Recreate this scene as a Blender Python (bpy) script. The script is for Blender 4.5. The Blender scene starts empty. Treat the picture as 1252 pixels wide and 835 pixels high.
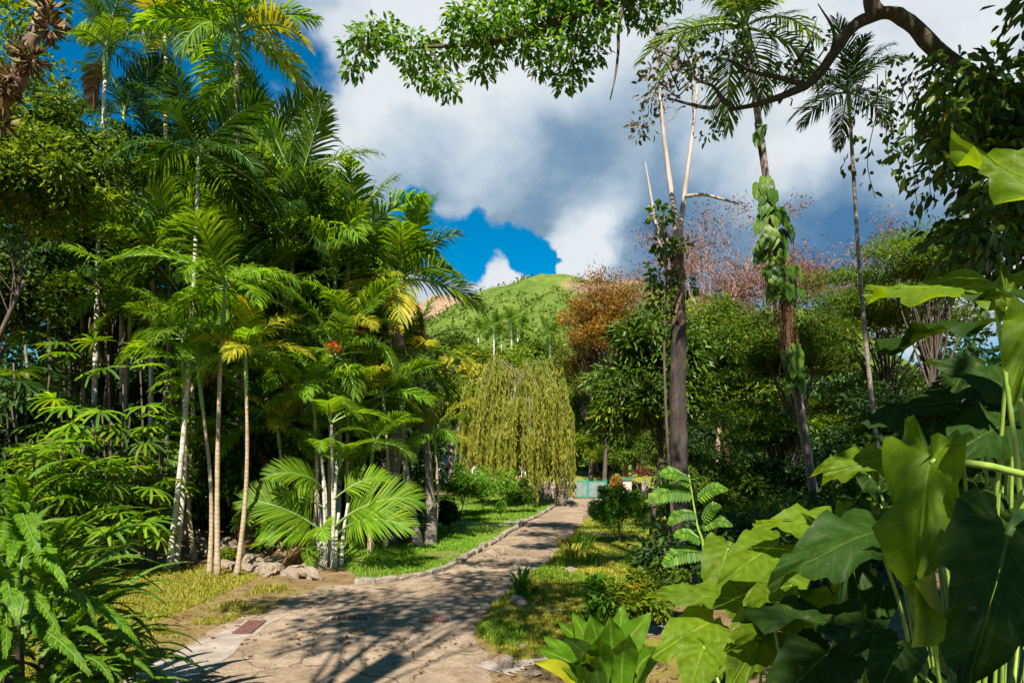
import bpy, math, random
import numpy as np
from mathutils import Vector, Matrix
R = random.Random(7)
NR = np.random.default_rng(11)
PI = math.pi
rad = math.radians
SC = bpy.context.scene
COL = SC.collection
CAM_H = 2.3
FPX = 835.0          # focal length in photograph pixels (1252 wide)

def W(px, py, d):
    """photograph pixel at depth d -> world point"""
    return Vector(((px-626)/FPX*d, d, CAM_H+(565-py)/FPX*d))
def G(px, py):
    """photograph pixel on flat ground"""
    d = CAM_H*FPX/(py-565)
    return ((px-626)/FPX*d, d)
def gd(py): return CAM_H*FPX/(py-565)
def nrm(a):
    a = np.asarray(a, float)
    return a/np.maximum(np.linalg.norm(a, axis=-1, keepdims=True), 1e-9)

# ------------------------------------------------------------------ mesh builder
class MB:
    def __init__(s):
        s.v=[]; s.q=[]; s.t=[]; s.qm=[]; s.tm=[]; s.uv=[]; s.n=0; s.has_uv=False
    def add(s, v, quads=None, tris=None, mi=0, uv=None):
        v=np.asarray(v,float).reshape(-1,3)
        if quads is not None and len(quads):
            q=np.asarray(quads,np.int64).reshape(-1,4)+s.n; s.q.append(q); s.qm.append(np.full(len(q),mi))
        if tris is not None and len(tris):
            t=np.asarray(tris,np.int64).reshape(-1,3)+s.n; s.t.append(t); s.tm.append(np.full(len(t),mi))
        s.v.append(v); s.n+=len(v)
        if uv is not None: s.has_uv=True; s.uv.append(np.asarray(uv,float).reshape(-1,2))
        else: s.uv.append(np.zeros((len(v),2)))
    def mesh(s, name, mats, origin=(0,0,0), smooth=True):
        v=np.concatenate(s.v)-np.asarray(origin,float)
        q=np.concatenate(s.q) if s.q else np.zeros((0,4),np.int64)
        t=np.concatenate(s.t) if s.t else np.zeros((0,3),np.int64)
        mi=np.concatenate([np.concatenate(s.qm) if s.qm else np.zeros(0),np.concatenate(s.tm) if s.tm else np.zeros(0)]).astype(np.int32)
        me=bpy.data.meshes.new(name)
        me.vertices.add(len(v)); me.vertices.foreach_set('co', v.astype(np.float32).ravel())
        lv=np.concatenate([q.ravel(),t.ravel()]).astype(np.int32)
        me.loops.add(len(lv)); me.loops.foreach_set('vertex_index', lv)
        ls=np.concatenate([np.arange(len(q))*4, len(q)*4+np.arange(len(t))*3]).astype(np.int32)
        me.polygons.add(len(ls)); me.polygons.foreach_set('loop_start', ls)
        if not isinstance(mats,(list,tuple)): mats=[mats]
        for m in mats: me.materials.append(m)
        me.polygons.foreach_set('material_index', mi)
        me.polygons.foreach_set('use_smooth', np.full(len(ls), smooth))
        if s.has_uv:
            l=me.uv_layers.new(name='UVMap'); uv=np.concatenate(s.uv)
            l.data.foreach_set('uv', uv[lv].astype(np.float32).ravel())
        me.update(calc_edges=True)
        return me
    def build(s, name, mats, parent=None, origin=None, smooth=True):
        if origin is None: origin = parent.location if parent is not None else (0,0,0)
        me=s.mesh(name,mats,origin,smooth)
        o=bpy.data.objects.new(name,me); COL.objects.link(o)
        if parent is not None: o.parent=parent
        else: o.location=origin
        return o

def tag(o,label=None,cat=None,group=None,kind=None):
    if label: o['label']=label
    if cat: o['category']=cat
    if group: o['group']=group
    if kind: o['kind']=kind
    return o
def thing(name,label,cat,loc=(0,0,0),group=None):
    o=bpy.data.objects.new(name,None); COL.objects.link(o); o.location=loc
    o.empty_display_size=.2
    return tag(o,label,cat,group)
def inst(name,me,parent,loc,rot=(0,0,0),sc=1.0):
    o=bpy.data.objects.new(name,me); COL.objects.link(o); o.parent=parent
    o.location=loc; o.rotation_euler=rot
    o.scale=(sc,sc,sc) if not isinstance(sc,(tuple,list)) else sc
    return o

def tube(mb, pts, radii, sides=8, mi=0, cap=True, jit=0.0):
    P=np.asarray([tuple(p) for p in pts],float); n=len(P)
    r=np.asarray(radii,float)
    if r.ndim==0: r=np.full(n,float(r))
    if len(r)!=n: r=np.interp(np.linspace(0,1,n),np.linspace(0,1,len(r)),r)
    T=nrm(np.gradient(P,axis=0))
    a=np.array([1.,0,0]) if abs(T[0][0])<.8 else np.array([0,1.,0])
    u=nrm(np.cross(T[0],a)); V=[]
    ang=np.linspace(0,2*PI,sides,endpoint=False)
    for i in range(n):
        u=nrm(u-T[i]*np.dot(u,T[i])); w=np.cross(T[i],u)
        rr=r[i]*(1+jit*NR.normal(size=sides)) if jit else r[i]
        V.append(P[i]+(np.cos(ang)*rr)[:,None]*u+(np.sin(ang)*rr)[:,None]*w)
    V=np.concatenate(V)
    i=np.arange(n-1)[:,None]*sides; j=np.arange(sides)[None]; k=(j+1)%sides
    q=np.stack([i+j,i+k,i+sides+k,i+sides+j],-1).reshape(-1,4)
    tr=[]
    if cap:
        V=np.concatenate([V,[P[0]],[P[-1]]]); m=n*sides
        tr=[(m,(x+1)%sides,x) for x in range(sides)]+[(m+1,(n-1)*sides+x,(n-1)*sides+(x+1)%sides) for x in range(sides)]
    mb.add(V,q,tr,mi)
def spline(pts,n=20):
    P=np.asarray([tuple(p) for p in pts],float)
    if len(P)<3: return P[0]+(P[-1]-P[0])*np.linspace(0,1,n)[:,None]
    Q=np.concatenate([[2*P[0]-P[1]],P,[2*P[-1]-P[-2]]]); out=[]
    m=len(P)-1
    for s in np.linspace(0,m-1e-6,n):
        i=int(s); f=s-i; a,b,c,d=Q[i:i+4]
        out.append(.5*((2*b)+(-a+c)*f+(2*a-5*b+4*c-d)*f*f+(-a+3*b-3*c+d)*f**3))
    return np.array(out)

def leaves(mb,P,D,N,L,Wd,fold=.25,curl=.15,mi=0,shape='oval'):
    """many small folded leaves: base points P, axes D, normals N"""
    P=np.asarray(P,float); n=len(P)
    if n==0: return
    D=nrm(D); N=np.asarray(N,float); S=nrm(np.cross(N,D)); N=np.cross(D,S)
    L=np.broadcast_to(np.asarray(L,float),(n,)); Wd=np.broadcast_to(np.asarray(Wd,float),(n,))
    if shape=='oval': tpl=[(0,0,0),(.32,.5,fold*.5),(.72,.38,fold*.35-curl*.4),(1,0,-curl),(.72,-.38,fold*.35-curl*.4),(.32,-.5,fold*.5)]
    else: tpl=[(0,0,0),(.3,.4,fold*.4),(.6,.5,fold*.5-curl*.3),(1,0,-curl),(.6,-.5,fold*.5-curl*.3),(.3,-.4,fold*.4)]
    V=np.zeros((n,6,3))
    for i,(x,y,z) in enumerate(tpl):
        V[:,i]=P+D*(x*L)[:,None]+S*(y*Wd)[:,None]+N*(z*(Wd if i not in(3,) else L))[:,None]
    b=np.arange(n)[:,None]*6
    q=np.concatenate([b+np.array([[0,3,2,1]]),b+np.array([[0,5,4,3]])])
    mb.add(V.reshape(-1,3),q,None,mi)
def rdir(n): return nrm(NR.normal(size=(n,3)))

# ------------------------------------------------------------------ materials
def newmat(name):
    m=bpy.data.materials.new(name); m.use_nodes=True
    nt=m.node_tree; nt.nodes.clear(); return m,nt
def nd(nt,t,**k):
    n=nt.nodes.new(t)
    for a,b in k.items(): setattr(n,a,b)
    return n
def ramp(nt,stops):
    r=nd(nt,'ShaderNodeValToRGB'); e=r.color_ramp.elements
    while len(e)<len(stops): e.new(.5)
    for i,(p,c) in enumerate(stops): e[i].position=p; e[i].color=(*c,1) if len(c)==3 else c
    return r
def leafmat(name,stops,transl=.35,rough=.5,tc=None,spec=.22,veins=None):
    m,nt=newmat(name); L=nt.links.new
    g=nd(nt,'ShaderNodeNewGeometry'); r=ramp(nt,stops); L(g.outputs['Random Per Island'],r.inputs[0])
    oi=nd(nt,'ShaderNodeObjectInfo'); hs=nd(nt,'ShaderNodeHueSaturation')
    mr=nd(nt,'ShaderNodeMapRange'); mr.inputs[3].default_value=.8; mr.inputs[4].default_value=1.2
    L(oi.outputs['Random'],mr.inputs[0]); L(mr.outputs[0],hs.inputs['Value']); L(r.outputs[0],hs.inputs['Color'])
    col=hs.outputs[0]
    if veins:
        uv=nd(nt,'ShaderNodeUVMap'); sx=nd(nt,'ShaderNodeSeparateXYZ'); L(uv.outputs[0],sx.inputs[0])
        def M(op,a,b=None,c=None):
            k=nd(nt,'ShaderNodeMath',operation=op)
            for i,x in enumerate((a,b,c)):
                if x is None: continue
                if isinstance(x,(int,float)): k.inputs[i].default_value=x
                else: L(x,k.inputs[i])
            return k.outputs[0]
        ay=M('ABSOLUTE',sx.outputs[1]); 
        mid=M('LESS_THAN',ay,.011)
        k=M('FRACT',M('MULTIPLY',M('SUBTRACT',sx.outputs[0],M('MULTIPLY',ay,.75)),6.5))
        lat=M('LESS_THAN',M('ABSOLUTE',M('SUBTRACT',k,.5)),.028)
        vv=M('MAXIMUM',mid,lat)
        mx=nd(nt,'ShaderNodeMix',data_type='RGBA'); L(M('MULTIPLY_ADD',mid,.35,M('MULTIPLY',vv,.3)),mx.inputs[0]); L(col,mx.inputs[6]); mx.inputs[7].default_value=(*veins,1)
        nz=nd(nt,'ShaderNodeTexNoise'); nz.inputs['Scale'].default_value=9; nz.inputs['Detail'].default_value=4
        L(uv.outputs[0],nz.inputs['Vector'])
        mv=nd(nt,'ShaderNodeMapRange'); mv.inputs[1].default_value=.3; mv.inputs[2].default_value=.7; mv.inputs[3].default_value=.75; mv.inputs[4].default_value=1.2
        L(nz.outputs[0],mv.inputs[0])
        h2=nd(nt,'ShaderNodeHueSaturation'); L(mv.outputs[0],h2.inputs['Value']); L(mx.outputs[2],h2.inputs['Color']); col=h2.outputs[0]
    if veins:
        n4=nd(nt,'ShaderNodeTexNoise'); n4.inputs['Scale'].default_value=4.5; n4.inputs['Detail'].default_value=6; n4.inputs['Roughness'].default_value=.7
        o4=nd(nt,'ShaderNodeVectorMath',operation='ADD'); L(uv.outputs[0],o4.inputs[0]); L(oi.outputs['Random'],o4.inputs[1]); L(o4.outputs[0],n4.inputs['Vector'])
        r4=ramp(nt,[(.63,(0,0,0)),(.7,(1,1,1))]); L(n4.outputs[0],r4.inputs[0]); m4=nd(nt,'ShaderNodeMix',data_type='RGBA'); L(M('MULTIPLY',r4.outputs[0],.7),m4.inputs[0]); L(col,m4.inputs[6]); m4.inputs[7].default_value=(.16,.14,.03,1); col=m4.outputs[2]
    b=nd(nt,'ShaderNodeBsdfPrincipled'); L(col,b.inputs['Base Color']); b.inputs['Roughness'].default_value=rough
    b.inputs['Specular IOR Level'].default_value=spec
    if veins:
        bp=nd(nt,'ShaderNodeBump'); bp.inputs['Strength'].default_value=.8; bp.inputs['Distance'].default_value=.012; L(k,bp.inputs['Height']); L(bp.outputs[0],b.inputs['Normal'])
    t=nd(nt,'ShaderNodeBsdfTranslucent'); mc=nd(nt,'ShaderNodeMix',data_type='RGBA',blend_type='MULTIPLY'); mc.inputs[0].default_value=1
    L(col,mc.inputs[6]); mc.inputs[7].default_value=(*(tc or (2.3,2.0,.5)),1); L(mc.outputs[2],t.inputs[0])
    ms=nd(nt,'ShaderNodeMixShader'); ms.inputs[0].default_value=transl
    o=nd(nt,'ShaderNodeOutputMaterial'); L(b.outputs[0],ms.inputs[1]); L(t.outputs[0],ms.inputs[2]); L(ms.outputs[0],o.inputs[0])
    return m
def solid(name,stops,scale=6,rough=.8,bump=.4,detail=6,rings=0,stretch=(1,1,1),bdist=.02):
    m,nt=newmat(name); L=nt.links.new
    tc=nd(nt,'ShaderNodeTexCoord'); mp=nd(nt,'ShaderNodeMapping'); mp.inputs['Scale'].default_value=stretch
    L(tc.outputs['Object'],mp.inputs[0])
    n=nd(nt,'ShaderNodeTexNoise'); n.inputs['Scale'].default_value=scale; n.inputs['Detail'].default_value=detail; n.inputs['Roughness'].default_value=.65
    L(mp.outputs[0],n.inputs['Vector']); r=ramp(nt,stops); L(n.outputs[0],r.inputs[0])
    col=r.outputs[0]; b=nd(nt,'ShaderNodeBsdfPrincipled'); b.inputs['Roughness'].default_value=rough
    h=n.outputs[0]
    if rings:
        w=nd(nt,'ShaderNodeTexWave',bands_direction='Z'); w.inputs['Scale'].default_value=rings; w.inputs['Distortion'].default_value=1.5; w.inputs['Detail'].default_value=2
        L(tc.outputs['Object'],w.inputs[0]); mr=nd(nt,'ShaderNodeMapRange'); mr.inputs[1].default_value=0; mr.inputs[2].default_value=.25; mr.inputs[3].default_value=.68; mr.inputs[4].default_value=1.0
        L(w.outputs[1],mr.inputs[0]); mx=nd(nt,'ShaderNodeMix',data_type='RGBA',blend_type='MULTIPLY'); mx.inputs[0].default_value=1; L(col,mx.inputs[6]); L(mr.outputs[0],mx.inputs[7]); col=mx.outputs[2]
    L(col,b.inputs['Base Color']); bp=nd(nt,'ShaderNodeBump'); bp.inputs['Strength'].default_value=bump; bp.inputs['Distance'].default_value=bdist
    L(h,bp.inputs['Height']); L(bp.outputs[0],b.inputs['Normal'])
    o=nd(nt,'ShaderNodeOutputMaterial'); L(b.outputs[0],o.inputs[0]); return m

M={}
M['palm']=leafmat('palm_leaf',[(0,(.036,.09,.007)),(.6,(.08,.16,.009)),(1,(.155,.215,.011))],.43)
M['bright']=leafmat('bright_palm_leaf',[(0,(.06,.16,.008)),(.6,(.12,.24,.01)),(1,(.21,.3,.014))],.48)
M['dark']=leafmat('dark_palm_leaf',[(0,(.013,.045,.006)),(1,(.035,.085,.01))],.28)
M['yellow']=leafmat('yellowing_palm_leaf',[(0,(.12,.2,.012)),(.5,(.28,.28,.015)),(1,(.42,.33,.02))],.42)
M['dead']=leafmat('dead_palm_leaf',[(0,(.12,.05,.025)),(.6,(.2,.1,.05)),(1,(.3,.17,.09))],.2,.7,(1.2,1,.8))
M['fern']=leafmat('fern_leaf',[(0,(.06,.16,.01)),(.7,(.12,.25,.012)),(1,(.22,.33,.016))],.45)
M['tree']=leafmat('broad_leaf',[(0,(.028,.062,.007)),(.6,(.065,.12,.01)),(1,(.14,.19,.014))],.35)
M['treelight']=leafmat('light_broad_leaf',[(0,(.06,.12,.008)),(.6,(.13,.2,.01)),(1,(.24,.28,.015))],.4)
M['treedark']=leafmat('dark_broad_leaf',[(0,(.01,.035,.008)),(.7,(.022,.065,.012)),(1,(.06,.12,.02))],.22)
M['glossy']=leafmat('glossy_broad_leaf',[(0,(.025,.065,.007)),(.6,(.06,.12,.01)),(1,(.13,.19,.014))],.3,.38,None,.35)
M['rust']=leafmat('rust_leaf',[(0,(.19,.075,.016)),(.4,(.3,.135,.024)),(.7,(.23,.17,.022)),(1,(.36,.2,.04))],.3,.6)
M['pinkleaf']=leafmat('dry_pink_leaf',[(0,(.16,.07,.04)),(.6,(.25,.125,.075)),(1,(.28,.16,.07))],.25,.7,(1.2,1,.9))
M['weep']=leafmat('weeping_leaf',[(0,(.2,.23,.018)),(.6,(.34,.35,.035)),(1,(.48,.44,.08))],.45,.6)
M['feather']=leafmat('feathery_leaf',[(0,(.035,.085,.008)),(.6,(.075,.14,.012)),(1,(.15,.2,.018))],.4)
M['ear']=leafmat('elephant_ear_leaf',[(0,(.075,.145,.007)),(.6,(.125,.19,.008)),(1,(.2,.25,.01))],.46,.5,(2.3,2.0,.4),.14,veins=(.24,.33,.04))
M['earshade']=leafmat('shaded_elephant_ear_leaf',[(0,(.014,.04,.005)),(1,(.036,.075,.008))],.34,.52,(2.4,2.0,.4),.12,veins=(.07,.12,.02))  # ear leaf in shade, the darkness put into its colour
M['strap']=leafmat('strap_leaf',[(0,(.05,.14,.007)),(1,(.1,.2,.009))],.35,.32,None,.28,veins=(.2,.32,.05))
M['yellowleaf']=leafmat('yellow_strap_leaf',[(0,(.25,.27,.012)),(1,(.3,.29,.015))],.3,.4,(1.2,1.2,.6))
M['petiole']=solid('petiole_skin',[(0.3,(.14,.24,.03)),(.7,(.3,.42,.07))],8,.4,.1)
M['shrub']=leafmat('shrub_leaf',[(0,(.04,.13,.012)),(.6,(.085,.21,.015)),(1,(.17,.28,.02))],.35)
M['fernstem']=solid('fern_stem',[(.3,(.05,.1,.012)),(.7,(.1,.17,.02))],6,.6,.1)
M['climber']=leafmat('climber_leaf',[(0,(.035,.1,.008)),(.6,(.07,.16,.01)),(1,(.14,.23,.012))],.35,.42)
M['bough']=solid('mossy_dark_bark',[(.3,(.025,.02,.014)),(.5,(.075,.055,.035)),(.65,(.05,.06,.02)),(.8,(.2,.16,.12))],11,.95,1.0,bdist=.05)
M['sparse']=leafmat('brown_green_sparse_leaf',[(0,(.05,.05,.02)),(.6,(.09,.09,.03)),(1,(.2,.11,.05))],.25,.6)
M['rustgreen']=leafmat('olive_rust_leaf',[(0,(.14,.12,.015)),(.6,(.22,.17,.02)),(1,(.2,.22,.02))],.32,.6)
M['shadebark']=solid('shade_darkened_bark',[(.3,(.012,.009,.007)),(.55,(.045,.033,.026)),(.75,(.09,.075,.06))],8,.95,1.0,stretch=(1,1,.3),bdist=.06)  # shade on the dead tree's lower trunk, put into the bark colour
M['grass']=leafmat('grass_blade',[(0,(.06,.16,.01)),(.6,(.12,.25,.012)),(1,(.2,.3,.02))],.35,.6)
M['drygrass']=leafmat('dry_grass_blade',[(0,(.12,.17,.012)),(.5,(.24,.25,.018)),(1,(.36,.29,.05))],.3,.65)
M['orange']=leafmat('orange_fruit',[(0,(.5,.06,.01)),(1,(.7,.14,.02))],.1,.4,(1,1,1))
M['red']=leafmat('red_leaf',[(0,(.1,.02,.015)),(.6,(.22,.03,.04)),(1,(.15,.09,.02))],.25,.5,(1.3,1,1))
M['teal']=leafmat('bluish_green_leaf',[(0,(.04,.11,.02)),(.6,(.075,.18,.025)),(1,(.15,.26,.02))],.45)
M['palmtrunk']=solid('ringed_pale_palm_bark',[(.3,(.3,.26,.2)),(.55,(.5,.46,.38)),(.75,(.62,.58,.5))],5,.8,.3,rings=3.2)
M['tantrunk']=solid('ringed_tan_palm_bark',[(.3,(.22,.16,.09)),(.6,(.42,.32,.2)),(.8,(.52,.44,.3))],5,.8,.3,rings=3.4)
M['greytrunk']=solid('grey_palm_bark',[(.3,(.12,.1,.08)),(.6,(.24,.2,.16)),(.8,(.36,.31,.26))],6,.85,.5,rings=2.2)
M['shaft']=solid('green_crownshaft',[(.3,(.1,.2,.04)),(.7,(.2,.3,.07))],3,.45,.1)
M['bark']=solid('dark_bark',[(.3,(.035,.025,.018)),(.6,(.1,.07,.05)),(.8,(.17,.13,.1))],9,.9,.9,stretch=(1,1,.25))
M['redbark']=solid('reddish_lichen_bark',[(.3,(.06,.035,.025)),(.5,(.17,.1,.07)),(.7,(.33,.24,.18)),(.85,(.5,.44,.38))],5,.9,.8,stretch=(1,1,.35))
M['deadwood']=solid('bleached_dead_wood',[(.3,(.2,.155,.12)),(.5,(.36,.3,.25)),(.75,(.52,.46,.41))],4,.85,.5,stretch=(1,1,.3))
M['greybark']=solid('grey_brown_bark',[(.3,(.1,.075,.055)),(.6,(.22,.17,.13)),(.8,(.36,.3,.25))],7,.9,.7,stretch=(1,1,.4))
M['pinkwood']=solid('pinkish_twig',[(.3,(.24,.14,.1)),(.7,(.4,.26,.2))],7,.9,.3)
M['rock']=solid('limestone_rock',[(.28,(.09,.065,.04)),(.5,(.25,.19,.13)),(.75,(.42,.35,.27))],5,.9,.9,bdist=.04)
M['rockdark']=solid('mossy_grey_rock',[(.25,(.07,.06,.04)),(.5,(.2,.17,.12)),(.75,(.34,.3,.24))],6,.9,.9,bdist=.04)
M['rust_iron']=solid('rusty_iron',[(.3,(.06,.025,.018)),(.7,(.17,.07,.045))],14,.8,.4)
M['green_paint']=solid('green_painted_steel',[(.3,(.0,.16,.1)),(.7,(.01,.23,.15))],10,.5,.1)
M['mesh_panel']=solid('dusty_green_netting',[(.3,(.07,.12,.11)),(.7,(.2,.25,.22))],3,.8,.3)
M['white_wall']=solid('white_render',[(.3,(.55,.5,.46)),(.7,(.76,.73,.7))],3,.8,.1)
M['pink_wall']=solid('pinkish_render',[(.3,(.45,.25,.22)),(.7,(.62,.46,.42))],4,.85,.2)
M['concrete']=solid('worn_concrete',[(.25,(.13,.1,.075)),(.45,(.25,.205,.16)),(.6,(.33,.28,.23)),(.8,(.44,.39,.34))],3,.9,.4,10)
M['carpaint']=solid('red_car_paint',[(.3,(.3,.06,.05)),(.7,(.34,.08,.07))],2,.3,0)
M['carwhite']=solid('white_car_paint',[(.3,(.75,.75,.75)),(.7,(.8,.8,.8))],2,.3,0)
M['glass']=solid('dark_glass',[(.3,(.02,.025,.03)),(.7,(.03,.035,.04))],2,.05,0)
M['tyre']=solid('black_rubber',[(.3,(.015,.015,.015)),(.7,(.03,.03,.03))],8,.8,.1)
M['roofsheet']=solid('pale_roof_sheet',[(.3,(.5,.52,.5)),(.7,(.72,.74,.72))],3,.5,.2,stretch=(6,1,1))
M['airplant']=leafmat('brown_airplant_leaf',[(0,(.1,.06,.035)),(.5,(.22,.14,.07)),(1,(.2,.2,.07))],.25,.6,(1.3,1.1,.8))

# ------------------------------------------------------------------ ground geometry
def inpoly(x,y,poly):
    c=np.zeros(x.shape,bool); n=len(poly)
    for i in range(n):
        x0,y0=poly[i]; x1,y1=poly[(i+1)%n]
        with np.errstate(divide='ignore',invalid='ignore'):
            k=((y0>y)!=(y1>y))&(x<(x1-x0)*(y-y0)/(y1-y0+1e-12)+x0)
        c^=k
    return c
def vnoise(x,y,s=1.0,seed=0):
    x=np.asarray(x)*s+seed*17.3; y=np.asarray(y)*s-seed*9.1
    xi=np.floor(x).astype(np.int64); yi=np.floor(y).astype(np.int64); fx=x-xi; fy=y-yi
    fx=fx*fx*(3-2*fx); fy=fy*fy*(3-2*fy)
    def h(a,b):
        k=(a*374761393+b*668265263+seed*1013904223)&0x7fffffff
        k=((k^(k>>13))*1274126177)&0x7fffffff
        return ((k^(k>>16))&0xffff)/65535.0
    return (h(xi,yi)*(1-fx)+h(xi+1,yi)*fx)*(1-fy)+(h(xi,yi+1)*(1-fx)+h(xi+1,yi+1)*fx)*fy
def fbm(x,y,s,seed=0,o=4):
    return sum(vnoise(x,y,s*2**i,seed+i)*.5**(i+1) for i in range(o))/(1-.5**o)

PL=[(60,905),(149,835),(199,803),(276,762),(330,747),(362,729),(400,716),(470,713),(545,697),(600,668),(642,641),(667,627),(690,612),(700,600),(708,594)]
PR=[(738,594),(741,602),(726,620),(712,634),(702,648),(690,664),(668,690),(640,705),(612,728),(590,748),(582,775),(592,800),(612,822),(640,905)]
path_poly=[G(*p) for p in PL+PR]
path_poly=[(-6.2,3.0),(-4.6,5.0)]+[G(*p) for p in PL[1:]]+[G(*p) for p in PR[:-1]]+[(-.1,5.6),(-.2,3.0)]
pp=spline([(*p,0) for p in path_poly],140)
pp[:,0]+=.06*NR.normal(size=140); path_poly=[(p[0],p[1]) for p in pp]

def axis(lo,hi,step,far):
    a=np.arange(lo,hi+step/2,step); g=[]; s=step*2; x=hi
    while x<far: x+=s; s*=1.35; g.append(x)
    h=[]; s=step*2; x=lo
    while x>-far: x-=s; s*=1.35; h.append(x)
    return np.concatenate([h[::-1],a,g])
gx=axis(-16,12,.2,5000); gy=axis(-6,44,.2,5000)
X,Y=np.meshgrid(gx,gy); nx,ny=len(gx),len(gy)
n1=fbm(X,Y,.5,3); n2=fbm(X,Y,2.2,5)
left_lawn=[G(90,700),G(250,692),G(345,708),G(400,722),G(345,742),G(262,766),G(170,815),(-4.5,4),(-9,4)]
right_lawn=[G(582,775),G(600,742),G(640,708),G(690,664),G(745,606),(10,42),(11,20),G(850,690),G(790,735),G(700,800),G(625,810)]
left_far=[G(440,708),G(545,696),G(600,667),G(642,640),G(690,610),(2,48),(-14,48),(-14,24),(-6,20)]
cover=np.clip((n1-.36)*4.5+(n2-.5)*2,0,1)
inL=inpoly(X,Y,left_lawn); inR=inpoly(X,Y,right_lawn); inF=inpoly(X,Y,left_far)
# left lawn thins to bare earth toward the path
cover=np.where(inL,np.clip(1.05-(np.abs(fbm(X,Y,.8,9)-.5)*1.6)+(n2-.5),0,1),cover)
earth=[G(330,700),G(560,694),G(545,712),G(420,742),G(330,752),G(255,770),G(150,835),G(120,790),G(230,745)]
inE=inpoly(X,Y,earth)
cover=np.where(inE,cover*.35,cover)
bed=(~inL)&(~inR)&(~inF)&(X<2)&(Y>9)&(Y<60)
cover=np.where(bed,.06,cover); 
cover=np.where(inR|inF,np.clip(.75+(n1-.5)*1.6+(n2-.5),0,1),cover)
cover=np.where((X>2)&~inR&(Y<44),.1,cover); cover=np.where((Y>=44)&(X>-3),.8,cover)
cover=np.where(Y>60,1,cover)
lush=np.clip(np.where(inF,.85,np.where(inR,.22+.4*np.clip((Y-22)/10,0,1),.16))+(n2-.5)*.5,0,1)
lush=np.where(Y>60,.8,np.where(Y>44,.5,lush))
def gz(x,y):
    x=np.asarray(x,float); y=np.asarray(y,float)
    bank=np.clip((y-46)/11,0,1); bank=bank*bank*(3-2*bank)*1.6*np.clip((x+4)/6,0,1)
    wallbed=np.clip((y-15.2)/1.5,0,1)*np.clip((-2.6-x-(y-15)*.12)/1.2,0,1)*.35*np.clip((40-y)/10,0,1)
    return bank+wallbed
gb=MB(); idx=np.arange(nx*ny).reshape(ny,nx)
Z=gz(X,Y)
gb.add(np.stack([X,Y,Z],-1).reshape(-1,3),np.stack([idx[:-1,:-1],idx[:-1,1:],idx[1:,1:],idx[1:,:-1]],-1).reshape(-1,4))
def groundmat():
    m,nt=newmat('garden_ground'); L=nt.links.new
    def at(n):
        a=nd(nt,'ShaderNodeAttribute'); a.attribute_name=n; return a.outputs['Fac']
    tc=nd(nt,'ShaderNodeTexCoord')
    def noise(s,d=6):
        n=nd(nt,'ShaderNodeTexNoise'); n.inputs['Scale'].default_value=s; n.inputs['Detail'].default_value=d; n.inputs['Roughness'].default_value=.7; L(tc.outputs['Object'],n.inputs['Vector']); return n.outputs[0]
    n3=noise(3); n30=noise(24)
    dirt=ramp(nt,[(.3,(.09,.05,.025)),(.5,(.2,.125,.065)),(.7,(.33,.22,.13))]); L(n3,dirt.inputs[0])
    yg=ramp(nt,[(.3,(.16,.1,.03)),(.5,(.26,.21,.035)),(.7,(.2,.22,.02))]); L(n30,yg.inputs[0])
    gg=ramp(nt,[(.3,(.07,.16,.015)),(.7,(.14,.28,.02))]); L(n30,gg.inputs[0])
    mx=nd(nt,'ShaderNodeMix',data_type='RGBA'); L(at('lush'),mx.inputs[0]); L(yg.outputs[0],mx.inputs[6]); L(gg.outputs[0],mx.inputs[7])
    ad=nd(nt,'ShaderNodeMath',operation='ADD'); L(at('cover'),ad.inputs[0]); sb=nd(nt,'ShaderNodeMath',operation='MULTIPLY_ADD'); L(n30,sb.inputs[0]); sb.inputs[1].default_value=1.2; sb.inputs[2].default_value=-.6; L(sb.outputs[0],ad.inputs[1])
    ad.use_clamp=True
    m2=nd(nt,'ShaderNodeMix',data_type='RGBA'); L(ad.outputs[0],m2.inputs[0]); L(dirt.outputs[0],m2.inputs[6]); L(mx.outputs[2],m2.inputs[7])
    b=nd(nt,'ShaderNodeBsdfPrincipled'); b.inputs['Roughness'].default_value=.95; b.inputs['Specular IOR Level'].default_value=.1; L(m2.outputs[2],b.inputs['Base Color'])
    bp=nd(nt,'ShaderNodeBump'); bp.inputs['Strength'].default_value=.8; bp.inputs['Distance'].default_value=.05; L(n30,bp.inputs['Height']); L(bp.outputs[0],b.inputs['Normal'])
    o=nd(nt,'ShaderNodeOutputMaterial'); L(b.outputs[0],o.inputs[0]); return m
gobj=gb.build('ground',groundmat()); tag(gobj,kind='structure')
for nme,arr in (('cover',cover),('lush',lush)):
    a=gobj.data.attributes.new(nme,'FLOAT','POINT'); a.data.foreach_set('value',arr.astype(np.float32).ravel())

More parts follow.
